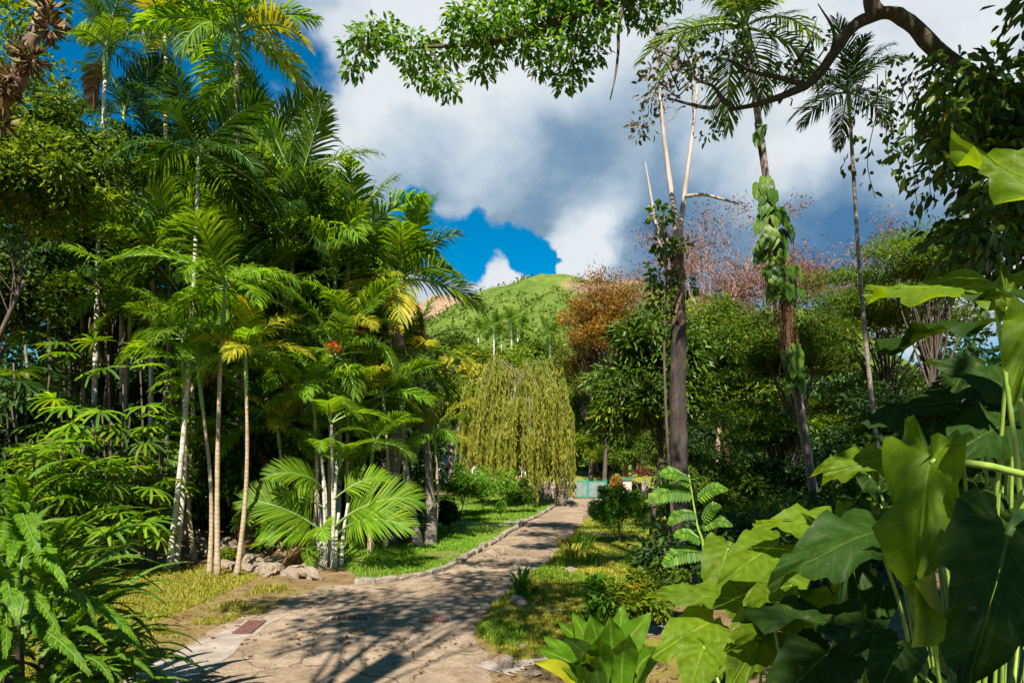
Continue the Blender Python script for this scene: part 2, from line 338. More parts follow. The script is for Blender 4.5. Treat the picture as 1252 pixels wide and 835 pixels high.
def poly_sheet(name,poly,z,mat,kind='structure',step=None):
    me=bpy.data.meshes.new(name); me.from_pydata([(x,y,z) for x,y in poly],[],[list(range(len(poly)))])
    me.materials.append(mat); me.update()
    if me.polygons[0].normal.z<0: me.flip_normals()
    o=bpy.data.objects.new(name,me); COL.objects.link(o)
    if kind: o['kind']=kind
    return o
def pathmat():
    m,nt=newmat('gravel_path'); L=nt.links.new; tc=nd(nt,'ShaderNodeTexCoord')
    def noise(s,d=8,r=.7):
        n=nd(nt,'ShaderNodeTexNoise'); n.inputs['Scale'].default_value=s; n.inputs['Detail'].default_value=d; n.inputs['Roughness'].default_value=r; L(tc.outputs['Object'],n.inputs['Vector']); return n.outputs[0]
    a=ramp(nt,[(.28,(.15,.105,.068)),(.45,(.265,.2,.138)),(.58,(.35,.275,.195)),(.75,(.45,.37,.28))]); L(noise(1.1),a.inputs[0])
    v=nd(nt,'ShaderNodeTexVoronoi'); v.inputs['Scale'].default_value=42; L(tc.outputs['Object'],v.inputs['Vector'])
    sp=nd(nt,'ShaderNodeSeparateColor'); L(v.outputs['Color'],sp.inputs[0])
    pr=ramp(nt,[(0,(.6,.57,.55)),(.5,(1,.98,.96)),(1,(1.3,1.27,1.22))]); L(sp.outputs[0],pr.inputs[0])
    mx=nd(nt,'ShaderNodeMix',data_type='RGBA',blend_type='MULTIPLY'); mx.inputs[0].default_value=.55; L(a.outputs[0],mx.inputs[6]); L(pr.outputs[0],mx.inputs[7])
    st=ramp(nt,[(.5,(0,0,0)),(.62,(1,1,1))]); L(noise(.55,9,.75),st.inputs[0])
    m2=nd(nt,'ShaderNodeMix',data_type='RGBA'); L(st.outputs[0],m2.inputs[0]); L(mx.outputs[2],m2.inputs[6]); m2.inputs[7].default_value=(.17,.125,.08,1)
    pz=ramp(nt,[(.36,(.66,.63,.6)),(.5,(.96,.95,.94)),(.66,(1.15,1.13,1.1))]); L(noise(3.4,9,.78),pz.inputs[0]); m3=nd(nt,'ShaderNodeMix',data_type='RGBA',blend_type='MULTIPLY'); m3.inputs[0].default_value=1; L(m2.outputs[2],m3.inputs[6]); L(pz.outputs[0],m3.inputs[7])
    vc=nd(nt,'ShaderNodeTexVoronoi',feature='DISTANCE_TO_EDGE'); vc.inputs['Scale'].default_value=.55; wv=nd(nt,'ShaderNodeVectorMath',operation='MULTIPLY_ADD'); n_=nd(nt,'ShaderNodeTexNoise'); n_.inputs['Scale'].default_value=1.5; n_.inputs['Detail'].default_value=6; L(tc.outputs['Object'],n_.inputs['Vector']); L(n_.outputs['Color'],wv.inputs[0]); wv.inputs[1].default_value=(1.2,1.2,0); L(tc.outputs['Object'],wv.inputs[2]); L(wv.outputs[0],vc.inputs['Vector'])
    ck=ramp(nt,[(0,(.35,.3,.25)),(.012,(1,1,1))]); L(vc.outputs['Distance'],ck.inputs[0]); m4=nd(nt,'ShaderNodeMix',data_type='RGBA',blend_type='MULTIPLY'); m4.inputs[0].default_value=1; L(m3.outputs[2],m4.inputs[6]); L(ck.outputs[0],m4.inputs[7]); m2=m4
    b=nd(nt,'ShaderNodeBsdfPrincipled'); b.inputs['Roughness'].default_value=.95; b.inputs['Specular IOR Level'].default_value=.15; L(m2.outputs[2],b.inputs['Base Color'])
    bp=nd(nt,'ShaderNodeBump'); bp.inputs['Strength'].default_value=.4; bp.inputs['Distance'].default_value=.015; L(v.outputs['Distance'],bp.inputs['Height'])
    b2=nd(nt,'ShaderNodeBump'); b2.inputs['Strength'].default_value=.5; b2.inputs['Distance'].default_value=.06; L(noise(5),b2.inputs['Height']); L(bp.outputs[0],b2.inputs['Normal']); L(b2.outputs[0],b.inputs['Normal'])
    o=nd(nt,'ShaderNodeOutputMaterial'); L(b.outputs[0],o.inputs[0]); return m
M['path']=pathmat()
poly_sheet('path',path_poly,.006,M['path'])
def rough_strip(name,pts,w,z,mat):
    """ragged band following ground pixels, width in metres"""
    c=spline([(*G(*p),0) for p in pts],40); t=nrm(np.gradient(c,axis=0)); s=np.stack([-t[:,1],t[:,0],0*t[:,0]],-1)
    ww=w/2*(1+.12*NR.normal(size=(40,2)))
    A=c+s*ww[:,:1]; B=c-s*ww[:,1:]
    return poly_sheet(name,[(p[0],p[1]) for p in A]+[(p[0],p[1]) for p in B[::-1]],z,mat)
# pale concrete strip along the left edge of the path
poly_sheet('path_edge',[G(*p) for p in [(150,834),(200,804),(243,785),(290,765),(330,757),(352,752),(318,768),(300,782),(285,800),(262,815),(240,826),(215,834)]]+[(-3.4,6.2),(-4.4,6.0)],.011,M['concrete'])
rough_strip('side_path',[(520,642),(560,639),(610,642),(650,634)],.9,.008,M['concrete'])
rough_strip('garden_path',[(715,648),(745,655),(790,662),(830,668),(880,660)],.7,.008,M['concrete'])
rough_strip('slab_path',[(590,742),(640,743),(690,746)],.32,.009,M['concrete'])
rough_strip('slab_path',[(688,772),(735,770),(800,770),(860,775)],.5,.009,M['concrete'])
rough_strip('path_edge',[(600,820),(640,806),(690,800)],.5,.010,M['concrete'])
# road beyond the gate climbing the bank
bk=[]
# ------------------------------------------------------------------ hills
hx=np.linspace(-420,640,170); hy=np.linspace(230,1150,120); HX,HY=np.meshgrid(hx,hy)
def hill(x,y):
    a=x-42; a=np.sign(a)*np.maximum(np.abs(a)-36,0); sx=np.where(a<0,165,300)
    fr=np.clip((y-250)/370,0,1); fr=fr*fr*(3-2*fr); bkk=np.clip((y-620)/260,0,1)
    h=164*np.exp(-(a/sx)**2*1.1)*fr*(1-.65*bkk)
    h2=(228+5*np.sin(x*.045)+3*np.sin(x*.11))*np.exp(-((x+78)/230)**2)*np.exp(-((y-930)/190)**2)
    h3=175*np.exp(-((x-300)/150)**2)*np.exp(-((y-760)/200)**2)
    h4=120*np.exp(-((x+280)/150)**2)*np.exp(-((y-620)/200)**2)
    return np.maximum.reduce([h,h2,h3,h4])+ (fbm(x,y,.022,21)-.5)*24*np.clip(h/60,.1,1)+(fbm(x,y,.1,25)-.5)*4.5-3
HZ=hill(HX,HY)
hb=MB(); idx=np.arange(HX.size).reshape(HX.shape)
hb.add(np.stack([HX,HY,HZ],-1).reshape(-1,3),np.stack([idx[:-1,:-1],idx[:-1,1:],idx[1:,1:],idx[1:,:-1]],-1).reshape(-1,4))
ppx=626+HX/HY*835; ppy=565-(HZ-2.3)/HY*835
def blob(cx,cy,rx,ry,x,y): return np.clip(1.35-np.sqrt(((x-cx)/rx)**2+((y-cy)/ry)**2),0,1)
nb=(fbm(HX,HY,.03,33)-.5)*.9
def barev(x,y,z):
    qx=626+x/y*835; qy=565-(z-2.3)/y*835; n_=(fbm(x,y,.04,33)-.5)
    b1=np.clip(1.6-np.abs(qy-(347+.16*np.clip(qx-690,0,40)-.22*np.clip(qx-728,0,60))+n_*8)/3.6,0,1)*np.clip((qx-686)/8,0,1)*(y<640)
    return np.clip(np.where(y<790,b1,np.clip((z-120)/50,0,1)*.9+n_*.8),0,1)
bare=barev(HX,HY,HZ)
def barez(x,y): return barev(x,y,hill(x,y))>.3
def hillmat():
    m,nt=newmat('hillside_grass'); L=nt.links.new; tc=nd(nt,'ShaderNodeTexCoord')
    def noise(s,d=8,r=.7):
        n=nd(nt,'ShaderNodeTexNoise'); n.inputs['Scale'].default_value=s; n.inputs['Detail'].default_value=d; n.inputs['Roughness'].default_value=r; L(tc.outputs['Object'],n.inputs['Vector']); return n.outputs[0]
    nn=noise(.06,10,.75)
    g=ramp(nt,[(.3,(.06,.1,.02)),(.45,(.11,.17,.03)),(.6,(.17,.23,.045)),(.75,(.24,.26,.07))]); L(nn,g.inputs[0])
    b_=ramp(nt,[(.35,(.26,.16,.1)),(.65,(.42,.29,.19))]); L(nn,b_.inputs[0])
    a=nd(nt,'ShaderNodeAttribute'); a.attribute_name='bare'
    mx=nd(nt,'ShaderNodeMix',data_type='RGBA'); L(a.outputs['Fac'],mx.inputs[0]); L(g.outputs[0],mx.inputs[6]); L(b_.outputs[0],mx.inputs[7])
    b=nd(nt,'ShaderNodeBsdfPrincipled'); b.inputs['Roughness'].default_value=1; b.inputs['Specular IOR Level'].default_value=0; L(mx.outputs[2],b.inputs['Base Color'])
    bp=nd(nt,'ShaderNodeBump'); bp.inputs['Strength'].default_value=1; bp.inputs['Distance'].default_value=6; L(noise(.12,8),bp.inputs['Height']); L(bp.outputs[0],b.inputs['Normal'])
    o=nd(nt,'ShaderNodeOutputMaterial'); L(b.outputs[0],o.inputs[0]); return m
ho=hb.build('hills',hillmat()); tag(ho,kind='structure')
a=ho.data.attributes.new('bare','FLOAT','POINT'); a.data.foreach_set('value',bare.astype(np.float32).ravel())
# scrub on the hillside and the far wood: uncountable masses
def clump_mass(name,label,cat,centers,rads,nper,ll,lw,mat,flat=.8):
    mb=MB(); C=np.repeat(centers,nper,axis=0); r=np.repeat(rads,nper)
    d=rdir(len(C)); P=C+d*(r*NR.uniform(.4,1,len(C))**.6)[:,None]*np.array([1,1,flat])
    leaves(mb,P,d+.7*rdir(len(C)),rdir(len(C))+np.array([0,0,.8]),ll*NR.uniform(.6,1.3,len(C))*r,lw*r,.3,.2)
    o=mb.build(name,mat); return tag(o,label,cat,None,'stuff')
k=5200; sxx=NR.uniform(-190,330,k); syy=NR.uniform(265,640,k); m_=fbm(sxx,syy,.018,51)+NR.normal(size=k)*.06>.47+.10*np.clip((hill(sxx,syy)-60)/80,0,1); m_&=~barez(sxx,syy); sxx,syy=sxx[m_],syy[m_]
clump_mass('hillside_scrub','green scrub and small trees dotted over the far hillside','scrub',np.stack([sxx,syy,hill(sxx,syy)+.5],-1),NR.uniform(1.2,3.2,len(sxx)),9,.8,.55,M['tree'])
k=900; sxx=NR.uniform(-120,240,k); syy=NR.uniform(150,330,k)
clump_mass('far_wood','dense far wood filling the valley below the green hill','wood',np.stack([sxx,syy,hill(sxx,syy)*(syy>235)+NR.uniform(1,6,k)+np.clip((syy-150)/180,0,1)*3],-1),NR.uniform(2,4.5,k),70,.38,.22,M['tree'])
k=1500; sxx=np.concatenate([NR.uniform(-40,-6,900),NR.uniform(14,75,600)]); syy=NR.uniform(38,75,k); hgt=np.where(sxx<0,13,15)
clump_mass('background_wood','dark mass of trees closing the view behind the palms and to the right','wood',np.stack([sxx,syy,NR.uniform(.5,1,k)**.8*NR.uniform(0,1,k)*hgt*.85],-1),NR.uniform(1,2.2,k),60,.33,.17,M['treedark'])

# ------------------------------------------------------------------ palms
def frond_mesh(name,e0,bend,nl=32,ll=.34,lw=.034,droop=.55,vee=.22,plum=0,mats=None,seed=0,petl=.12):
    rs=np.random.default_rng(seed); mb=MB(); n=26; t=np.linspace(0,1,n); ang=e0-bend*t**1.25
    dx=np.cos(ang); dz=np.sin(ang); P=np.zeros((n,3)); P[1:,0]=np.cumsum((dx[1:]+dx[:-1])/2)/(n-1); P[1:,2]=np.cumsum((dz[1:]+dz[:-1])/2)/(n-1)
    P[:,1]=.03*np.sin(t*2.5+seed)*t
    tube(mb,P,[.017,.012,.008,.003],5,1)
    V=[];Q=[];Tr=[];c=0
    for sd in (-1,1):
        for i in range(nl):
            tt=petl+(1-petl)*(i+.5+rs.uniform(-.25,.25))/nl; tt=min(tt,.995)
            p=np.array([np.interp(tt,t,P[:,j]) for j in range(3)]); a=np.interp(tt,t,ang)
            T=np.array([math.cos(a),0,math.sin(a)]); N=np.array([-math.sin(a),0,math.cos(a)]); S=np.array([0,sd,0])
            u=(tt-petl)/(1-petl); l=ll*(.55+.75*math.sin(PI*min(1,u*.85+.12)))*(1-.35*u)*rs.uniform(.9,1.1)
            f=rad(28+38*u+rs.normal()*4); d=S*math.cos(f)+T*math.sin(f)+N*(vee+plum*rs.uniform(-1,1))
            d/=np.linalg.norm(d); wv=np.cross(N,d)*1.0; wv+=N*rs.normal()*.18; wv/=np.linalg.norm(wv)
            dr=droop*rs.uniform(.6,1.3); d1=d+np.array([0,0,-dr*.45]); d1/=np.linalg.norm(d1); d2=d+np.array([0,0,-dr*1.5]); d2/=np.linalg.norm(d2)
            p1=p+d*l*.35; p2=p1+d1*l*.35; p3=p2+d2*l*.3; w=lw*(.75+.4*math.sin(PI*u))
            V+= [p-wv*w*.25,p+wv*w*.25,p1-wv*w*.5,p1+wv*w*.5,p2-wv*w*.36,p2+wv*w*.36,p3]
            Q+=[(c,c+1,c+3,c+2),(c+2,c+3,c+5,c+4)]; Tr.append((c+4,c+5,c+6)); c+=7
    mb.add(V,Q,Tr,0); return mb.mesh(name,mats)
ELEV=[82,70,58,45,32,18,3,-15]
FR={}; FRB={}
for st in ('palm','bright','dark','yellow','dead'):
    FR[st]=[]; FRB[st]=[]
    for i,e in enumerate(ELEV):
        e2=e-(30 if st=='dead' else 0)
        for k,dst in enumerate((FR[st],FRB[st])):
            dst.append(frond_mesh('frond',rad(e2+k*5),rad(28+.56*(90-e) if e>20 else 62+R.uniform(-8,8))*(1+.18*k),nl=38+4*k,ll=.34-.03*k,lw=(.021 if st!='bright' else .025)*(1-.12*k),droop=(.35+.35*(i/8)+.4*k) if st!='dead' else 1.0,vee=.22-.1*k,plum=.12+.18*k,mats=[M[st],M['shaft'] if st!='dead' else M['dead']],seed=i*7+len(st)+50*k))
def frond(st,k): return R.choice((FR,FRB))[st][k]
def palm(label,group,cx,cy,d,bx,L,n=11,style='palm',tr=.07,tmat='palmtrunk',wob=.08,mixin=(),shaft=.9,lo=0,hi=7,name='palm_tree',bulge=0,dead=0,bd=None):
    n+=2; bd=bd or d; top=W(cx,cy,d); base=Vector(((bx-626)/FPX*bd,bd,0)); base.z=float(gz(base.x,base.y))-.05
    t=thing(name,label,'palm tree',base,group); H=top.z-base.z
    k=26; s=np.linspace(0,1,k); P=np.array([tuple(base.lerp(top,x)) for x in s])
    P[:,0]+=wob*np.sin(s*PI)*R.choice((-1,1)); P[:,1]+=wob*.6*np.sin(s*PI*1.3)
    rr=tr*(1.25-.55*s)+tr*.5*np.exp(-s*H/.35)
    if bulge: rr=rr+bulge*np.exp(-((s-.72)/.16)**2)
    mb=MB(); tube(mb,P,rr*(1+.04*NR.normal(size=k)),10); mb.build('trunk',M[tmat],t)
    if shaft:
        e=P[-1]-P[-3]; e/=np.linalg.norm(e); mb=MB()
        tube(mb,[P[-1]-e*.25,P[-1]-e*.02,P[-1]+e*shaft*.5,P[-1]+e*shaft],[rr[-1]*1.0,rr[-1]*1.55,rr[-1]*1.3,rr[-1]*.6],9); mb.build('crownshaft',M['shaft'],t)
        top=top+Vector(e)*shaft*.8
    a0=R.uniform(0,6.3)
    for i in range(n):
        kk=lo+int(round((hi-lo)*i/max(1,n-1))); kk=min(7,max(0,kk))
        st=style if R.random()>(.35 if 'yellow' in mixin else .2) or not mixin else R.choice(mixin)
        inst('frond',frond(st,kk),t,top-base-Vector((0,0,.05*i/n*L)),(R.uniform(-.4,.4),R.uniform(-.1,.1),a0+i*2.39996+R.uniform(-.3,.3)),L*R.uniform(.85,1.12))
    for i in range(dead):
        inst('dead_frond',FR['dead'][R.choice((6,7))],t,top-base-Vector((0,0,.3)),(0,0,R.uniform(0,6.3)),L*R.uniform(.7,.9))
    return t
PG='slender palms in the left grove'
palm('tall palm with yellow drooping fronds rising highest against the sky',PG,290,68,19,300,2.9,14,'bright',.1,'tantrunk',mixin=('yellow','yellow','palm'),hi=7)
palm('palm with a bright white trunk and small dark crown at upper left',PG,130,88,19.5,112,1.75,11,'palm',.075,mixin=('dark',),dead=1)
palm('tall green palm between the white trunked palm and the yellow palm',PG,203,62,21,212,2.5,12,'palm',.08,'tantrunk',mixin=('bright','yellow'))
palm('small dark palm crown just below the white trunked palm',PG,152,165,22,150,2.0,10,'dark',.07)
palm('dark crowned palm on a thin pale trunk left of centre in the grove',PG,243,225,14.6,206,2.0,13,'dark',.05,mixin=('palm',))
palm('palm with upright light fronds beside the dark crowned palm',PG,360,272,17.5,352,2.3,12,'palm',.075,'tantrunk',mixin=('bright',),hi=6)
palm('bright leafy palm under the cloud behind the grove',PG,425,335,18.5,412,2.5,13,'bright',.08,mixin=('palm',),hi=6)
palm('large thick trunked palm at right edge of the grove beside the hill',PG,488,358,19,474,2.35,14,'palm',.17,'greytrunk',bulge=.05,mixin=('bright','yellow'),dead=2,shaft=.6)
palm('palm with two broad sunlit fronds spread level in mid grove',PG,274,392,13.8,266,1.85,9,'bright',.045,'tantrunk',lo=3,hi=7,mixin=('palm',))
palm('short palm leaning over the three pale stems with drooping fronds',PG,302,470,13.9,289,1.25,9,'bright',.042,'tantrunk',lo=2,mixin=('yellow',))
palm('small palm with a narrow crown behind the three stems',PG,248,492,14.1,256,1.0,8,'bright',.04,'tantrunk',lo=1)
palm('pale stemmed palm with feathery crown left of the three stems',PG,226,452,15,214,1.5,10,'palm',.05,mixin=('bright',),lo=1)
palm('palm with yellow tipped fronds hanging beside the willow tree',PG,512,462,19.5,527,1.8,12,'palm',.12,'greytrunk',mixin=('yellow','bright'),lo=1,hi=7,dead=1,bd=19.2)
palm('leaning dark stemmed palm next to the yellow tipped palm',PG,492,520,18.6,512,1.4,10,'palm',.1,'greytrunk',lo=1,bd=18.8,mixin=('bright',))
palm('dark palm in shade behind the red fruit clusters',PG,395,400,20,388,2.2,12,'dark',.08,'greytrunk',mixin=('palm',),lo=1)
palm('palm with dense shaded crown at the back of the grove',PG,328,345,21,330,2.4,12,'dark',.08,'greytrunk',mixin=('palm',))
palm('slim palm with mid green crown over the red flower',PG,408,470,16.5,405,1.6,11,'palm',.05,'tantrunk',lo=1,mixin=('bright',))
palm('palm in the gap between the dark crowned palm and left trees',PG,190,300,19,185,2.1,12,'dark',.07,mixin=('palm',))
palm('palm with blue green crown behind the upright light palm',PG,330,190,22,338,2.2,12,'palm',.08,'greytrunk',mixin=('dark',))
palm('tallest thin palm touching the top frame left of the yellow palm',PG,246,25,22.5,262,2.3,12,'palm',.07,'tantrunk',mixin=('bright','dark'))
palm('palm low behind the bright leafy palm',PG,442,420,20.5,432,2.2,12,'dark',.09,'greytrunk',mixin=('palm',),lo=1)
LP='young palms along the front of the grove'
for px,py,d,L_,st,lb_ in [(342,540,16.2,1.2,'bright','young palm with light fronds left of the areca clump'),(455,560,16.5,1.35,'bright','young palm with light fronds right of the areca clump'),(532,545,19.6,1.5,'yellow','young palm with golden fronds at the lawn corner'),(385,500,15.6,1.4,'bright','young palm with light fronds below the red fruit'),(470,500,17.5,1.5,'bright','young palm with light fronds in front of thick trunked palm'),(230,560,15.6,1.1,'palm','young palm low between the pale stems'),(430,420,17,1.7,'bright','light green palm crown right of the red fruit')]:
    palm(lb_,LP,px,py,d,px+R.uniform(-8,8),L_,9,st,.045,'tantrunk',lo=1,mixin=('palm','yellow') if st!='yellow' else ('bright',),shaft=.5)
# fruit clusters
def fruit(label,px,py,d,r):
    c=np.array(W(px,py,d)); mb=MB(); n=130; dd=rdir(n); P=c+dd*r*NR.uniform(.2,1,n)[:,None]*np.array([1,1,.8])
    for p in P: tube(mb,[c+[0,0,.3*r],(c+p)/2,p],r*.03,3,0,False)
    leaves(mb,P,dd,rdir(n),r*.35,r*.22,.3,.1); o=mb.build('fruit_cluster',M['orange'],origin=c); tag(o,label,'fruit','orange red fruit bunches among the palms')
fruit('small vivid orange red fruit bunch in the palm shade',408,425,15.8,.17)
fruit('dimmer red fruit bunch hidden deeper in the palm shade',440,402,17.5,.22)
# areca clump in front
def areca(label,bx,by,spec,L,nf,name='clumping_palm'):
    x,y=G(bx,by); t=thing(name,label,'palm',(x,y,0))
    for (ox,oy,h,lean,sty) in spec:
        P=spline([(x+ox,y+oy,-.05),(x+ox+lean*.3,y+oy,h*.5),(x+ox+lean,y+oy,h)],12)
        mb=MB(); tube(mb,P,[.055,.042,.035,.03],8); mb.build('stem',M['palmtrunk'],t)
        top=Vector(P[-1])
        a0=R.uniform(0,6.3)
        for i in range(nf):
            kk=1+int(5*i/max(1,nf-1)); 
            inst('frond',FR[sty if R.random()>.2 else 'palm'][kk],t,top-t.location,(R.uniform(-.15,.15),0,a0+i*2.4+R.uniform(-.3,.3)),L*R.uniform(.8,1.15))
    return t
M['lime']=leafmat('sunlit_areca_leaf',[(0,(.08,.19,.01)),(.6,(.14,.27,.012)),(1,(.26,.34,.016))],.5)
AF=[frond_mesh('frond',rad(e),rad(bd_),nl=54,ll=.36,lw=.017,droop=dr,vee=.12,plum=.03,mats=[M['lime'],M['shaft']],seed=300+i,petl=.2) for i,(e,bd_,dr) in enumerate([(78,70,.2),(62,85,.25),(45,80,.3),(60,110,.35)])]
ar=areca('clump of pale ringed palm stems with big arching sunlit fronds beside the path',405,693,[(-.2,0,1.6,-.1,'bright'),(.02,.12,3.2,-.05,'bright'),(.1,-.06,1.2,.08,'bright'),(-.08,.18,2.5,-.2,'palm'),(.2,.08,1.4,.15,'bright'),(-.28,.06,1.0,-.1,'bright'),(.05,-.1,2.2,.1,'palm'),(-.1,-.1,1.9,-.05,'palm')],1.15,0)
for (ox,oz,n_,L_) in ((-.03,3.15,5,1.3),(-.28,2.45,4,1.2),(.15,2.15,3,1.1)):
    for i in range(n_): inst('frond',R.choice(AF),ar,(ox,.1,oz),(R.uniform(-.2,.2),R.uniform(-.15,.2),i*2.4+R.uniform(-.3,.3)),L_*R.uniform(.85,1.15))
for (ox,oz,rz,kk,sc) in [(-.12,.75,2.75,0,1.75),(.12,.9,.3,1,1.9),(.2,.75,-.28,2,1.75),(-.2,.6,3.35,3,1.35),(-.1,1.3,2.4,2,1.3),(.1,1.5,.7,1,1.3),(.05,.6,-1.3,3,1.2),(-.15,1.7,-2.7,1,1.3)]:
    inst('frond',AF[kk],ar,(ox,-.12,oz),((1 if abs(rz)<1.5 else -1)*R.uniform(.55,.95),0,rz),sc*1.1)
# fan palms in the understory
def fan_mesh(name,mat,seed,nseg=11,arc=118):
    rs=np.random.default_rng(seed); mb=MB()
    for i in range(nseg):
        a=rad(-arc+2*arc*i/(nseg-1)+rs.normal()*3); d=np.array([math.cos(a),math.sin(a),.12]); s=np.array([-math.sin(a),math.cos(a),0])
        l=1*(.75+.25*math.cos(a*.6))*rs.uniform(.9,1.08); w=.06*rs.uniform(.85,1.15); dr=rs.uniform(.15,.5); V=[]
        for u,ww in ((.03,.25),(.35,.9),(.7,1.0),(.95,.75),(1.0,.45)):
            p=d*l*u-np.array([0,0,dr*u*u*u]); V+=[p-s*w*ww,p+[0,0,-.035*ww],p+s*w*ww]
        Q=[]
        for j in range(4):
            b=j*3; Q+=[(b,b+1,b+4,b+3),(b+1,b+2,b+5,b+4)]
        mb.add(V,Q,None,0)
    return mb.mesh(name,[mat])
FAN={k:[fan_mesh('leaf',M[k],s) for s in range(4)] for k in ('palm','bright','dark','red')}
def fanpalm(label,px,py,d,h,n,leafr,style,spread=.5,mixin=()):
    c=W(px,py,d); z0=float(gz(c.x,c.y)); t=thing('fan_palm',label,'palm',(c.x,c.y,z0),'fan palms in the understory')
    n=int(n*1.5); ns=max(3,n//7); tops=[]
    for i in range(ns):
        ox,oy=R.uniform(-spread,spread)*.6,R.uniform(-.3,.3); hh=c.z-z0+h*R.uniform(-.6,.5)
        P=spline([(c.x+ox*.4,c.y+oy*.4,z0),(c.x+ox*.8,c.y+oy,z0+hh*.6),(c.x+ox*1.3,c.y+oy,z0+hh)],8); mb=MB(); tube(mb,P,[.025,.018],6); mb.build('stem',M['bark'],t); tops.append(P[-1])
    for i in range(n):
        tp=tops[i%ns]; a=R.uniform(0,6.3); e=R.uniform(-.35,.75); pl=R.uniform(.25,.6)
        d3=Vector((math.cos(a)*math.cos(e),math.sin(a)*math.cos(e)-.15,math.sin(e))); tipp=Vector(tp)-Vector((0,0,(tp[2]-z0)*.85*R.random()**1.3))+d3*pl*spread*1.6
        st=style if R.random()>.25 or not mixin else R.choice(mixin)
        lf=inst('leaf',FAN[st][R.randrange(4)],t,tipp-t.location,(R.uniform(-.4,.4),R.uniform(-.1,.7)-e*.3,a),leafr*R.uniform(.75,1.15))
    return t
fanpalm('fan palm with bright finger leaves standing out at centre of left understory',138,470,14.6,1.5,30,.55,'bright',.9,('palm',))
fanpalm('fan palm with stiff upright leaf fingers beside the pale stems',182,462,14.8,1.2,18,.5,'bright',.6,('palm',))
fanpalm('dark fan palm at the far left under the broad leaved trees',30,470,15.5,1.2,26,.55,'palm',.9,('dark',))
fanpalm('fan palm in deep shade above the bright fan palm',85,410,19,1.2,20,.6,'palm',.9,('dark',))
fanpalm('low fan palm with narrow rosettes above the big fern',60,560,13.2,.8,34,.45,'bright',.8,('bright',))
fanpalm('low green fan palm in front of the rockery at left',128,585,13.8,.8,34,.5,'bright',.8,('palm',))
fanpalm('small fan palm behind the fallen red brown fronds',332,598,15.8,.6,14,.42,'palm',.4)
fanpalm('fan palm in shade between dark palms and pale stems',320,520,18,1.2,20,.5,'dark',.9,('palm',))
fanpalm('shaded fan palm right of the left stems over dark bushes',205,560,17,1.2,22,.5,'dark',.8,('palm',))

# ------------------------------------------------------------------ trees
def tree(name,label,cat,group,base,crown,rxyz,nclump,cr,nleaf,ll,lw,leaf,bark,tr,flat=.75,upn=.8,droop=.25,shell=2.4,limbs=None,wob=.25,trunk_top=.72,fold=.25,twig=True,leafmix=None,limb0=.6,limbr=.3):
    base=Vector(base); t=thing(name,label,cat,base,group); C=np.array(crown,float); rx=np.array(rxyz,float)
    tb=MB(); topp=Vector(crown)*1.0; topp.z=base.z+(crown[2]+rxyz[2]*.2-base.z)*trunk_top+ .0
    P=spline([base,base.lerp(topp,.35)+Vector((R.uniform(-wob,wob),R.uniform(-wob,wob),0)),base.lerp(topp,.7)+Vector((R.uniform(-wob,wob),R.uniform(-wob,wob),0)),topp],16)
    rr=tr*np.linspace(1.15,.5,16); rr[0]*=1.35; tube(tb,P,rr,9,0,True,.05)
    d=rdir(nclump); d[:,2]=np.abs(d[:,2])*1.0-.35*NR.random(nclump); d=nrm(d)
    cc=C+d*rx*(NR.random(nclump)**(1/shell))[:,None]
    nl=limbs or min(nclump,22)
    for i in range(min(nl,nclump)):
        f=R.uniform(limb0,1.0); j=int(f*15); s=P[j]; e=cc[i]
        mid=s+(e-s)*.5+np.array([R.uniform(-.1,.1),R.uniform(-.1,.1),.12])*np.linalg.norm(e-s)
        r0=max(rr[j]*limbr,.006); tube(tb,spline([s,mid,e],7),[r0,r0*.6,r0*.25],5,0,False)
        if twig:
            for q in range(3):
                e2=e+rdir(1)[0]*cr*np.array([1,1,flat]); tube(tb,[e-(e-s)*.08,(e+e2)/2,e2],[r0*.3,r0*.2,r0*.08],4,0,False)
    tb.build('trunk',M[bark],t)
    lb=MB(); n=nclump*nleaf; Cc=np.repeat(cc,nleaf,axis=0); sz=np.repeat(NR.uniform(.6,1.35,nclump),nleaf)
    dd=rdir(n); P2=Cc+dd*(cr*sz*NR.random(n)**.45)[:,None]*np.array([1,1,flat])
    D=dd*np.array([1,1,.5])+.8*rdir(n)+np.array([0,0,-droop]); N=rdir(n)*.7+np.array([0,0,upn])
    ll=np.repeat(ll*NR.uniform(.7,1.35,nclump),nleaf); lw=lw*ll/ll.mean(); mi=0; mats=[M[leaf]]
    if leafmix:
        mats.append(M[leafmix[0]]); sel=np.repeat(NR.random(nclump)<leafmix[1],nleaf)
        leaves(lb,P2[~sel],D[~sel],N[~sel],ll[~sel]*NR.uniform(.6,1.25,(~sel).sum()),lw[~sel]*NR.uniform(.7,1.2,(~sel).sum()),fold,.15,0)
        leaves(lb,P2[sel],D[sel],N[sel],ll[sel]*NR.uniform(.6,1.25,sel.sum()),lw[sel]*NR.uniform(.7,1.2,sel.sum()),fold,.15,1)
    else: leaves(lb,P2,D,N,ll*NR.uniform(.6,1.25,n),lw*NR.uniform(.7,1.2,n),fold,.15)
    lb.build('crown',mats,t)
    return t
def ground_at(px,d): 
    x=(px-626)/FPX*d; return (x,d,float(gz(x,d)))
def ptree(name,label,cat,group,bx,cx,cy,d,rpx,rpy,*a,ry=None,**k):
    """crown centre and radii in photo pixels at depth d"""
    c=W(cx,cy,d); rx=rpx/FPX*d; rz=rpy/FPX*d
    return tree(name,label,cat,group,ground_at(bx,d),tuple(c),(rx,ry or rx*.8,rz),*a,**k)
LG='broad leaved trees behind the left grove'
ptree('broadleaf_tree','leafy tree at upper left with small yellow green leaves','tree',LG,-120,30,235,14.5,118,150,130,.42,190,.14,.06,'tree','bark',.08,limb0=.85,limbs=7,shell=1.4,leafmix=('treelight',.35))
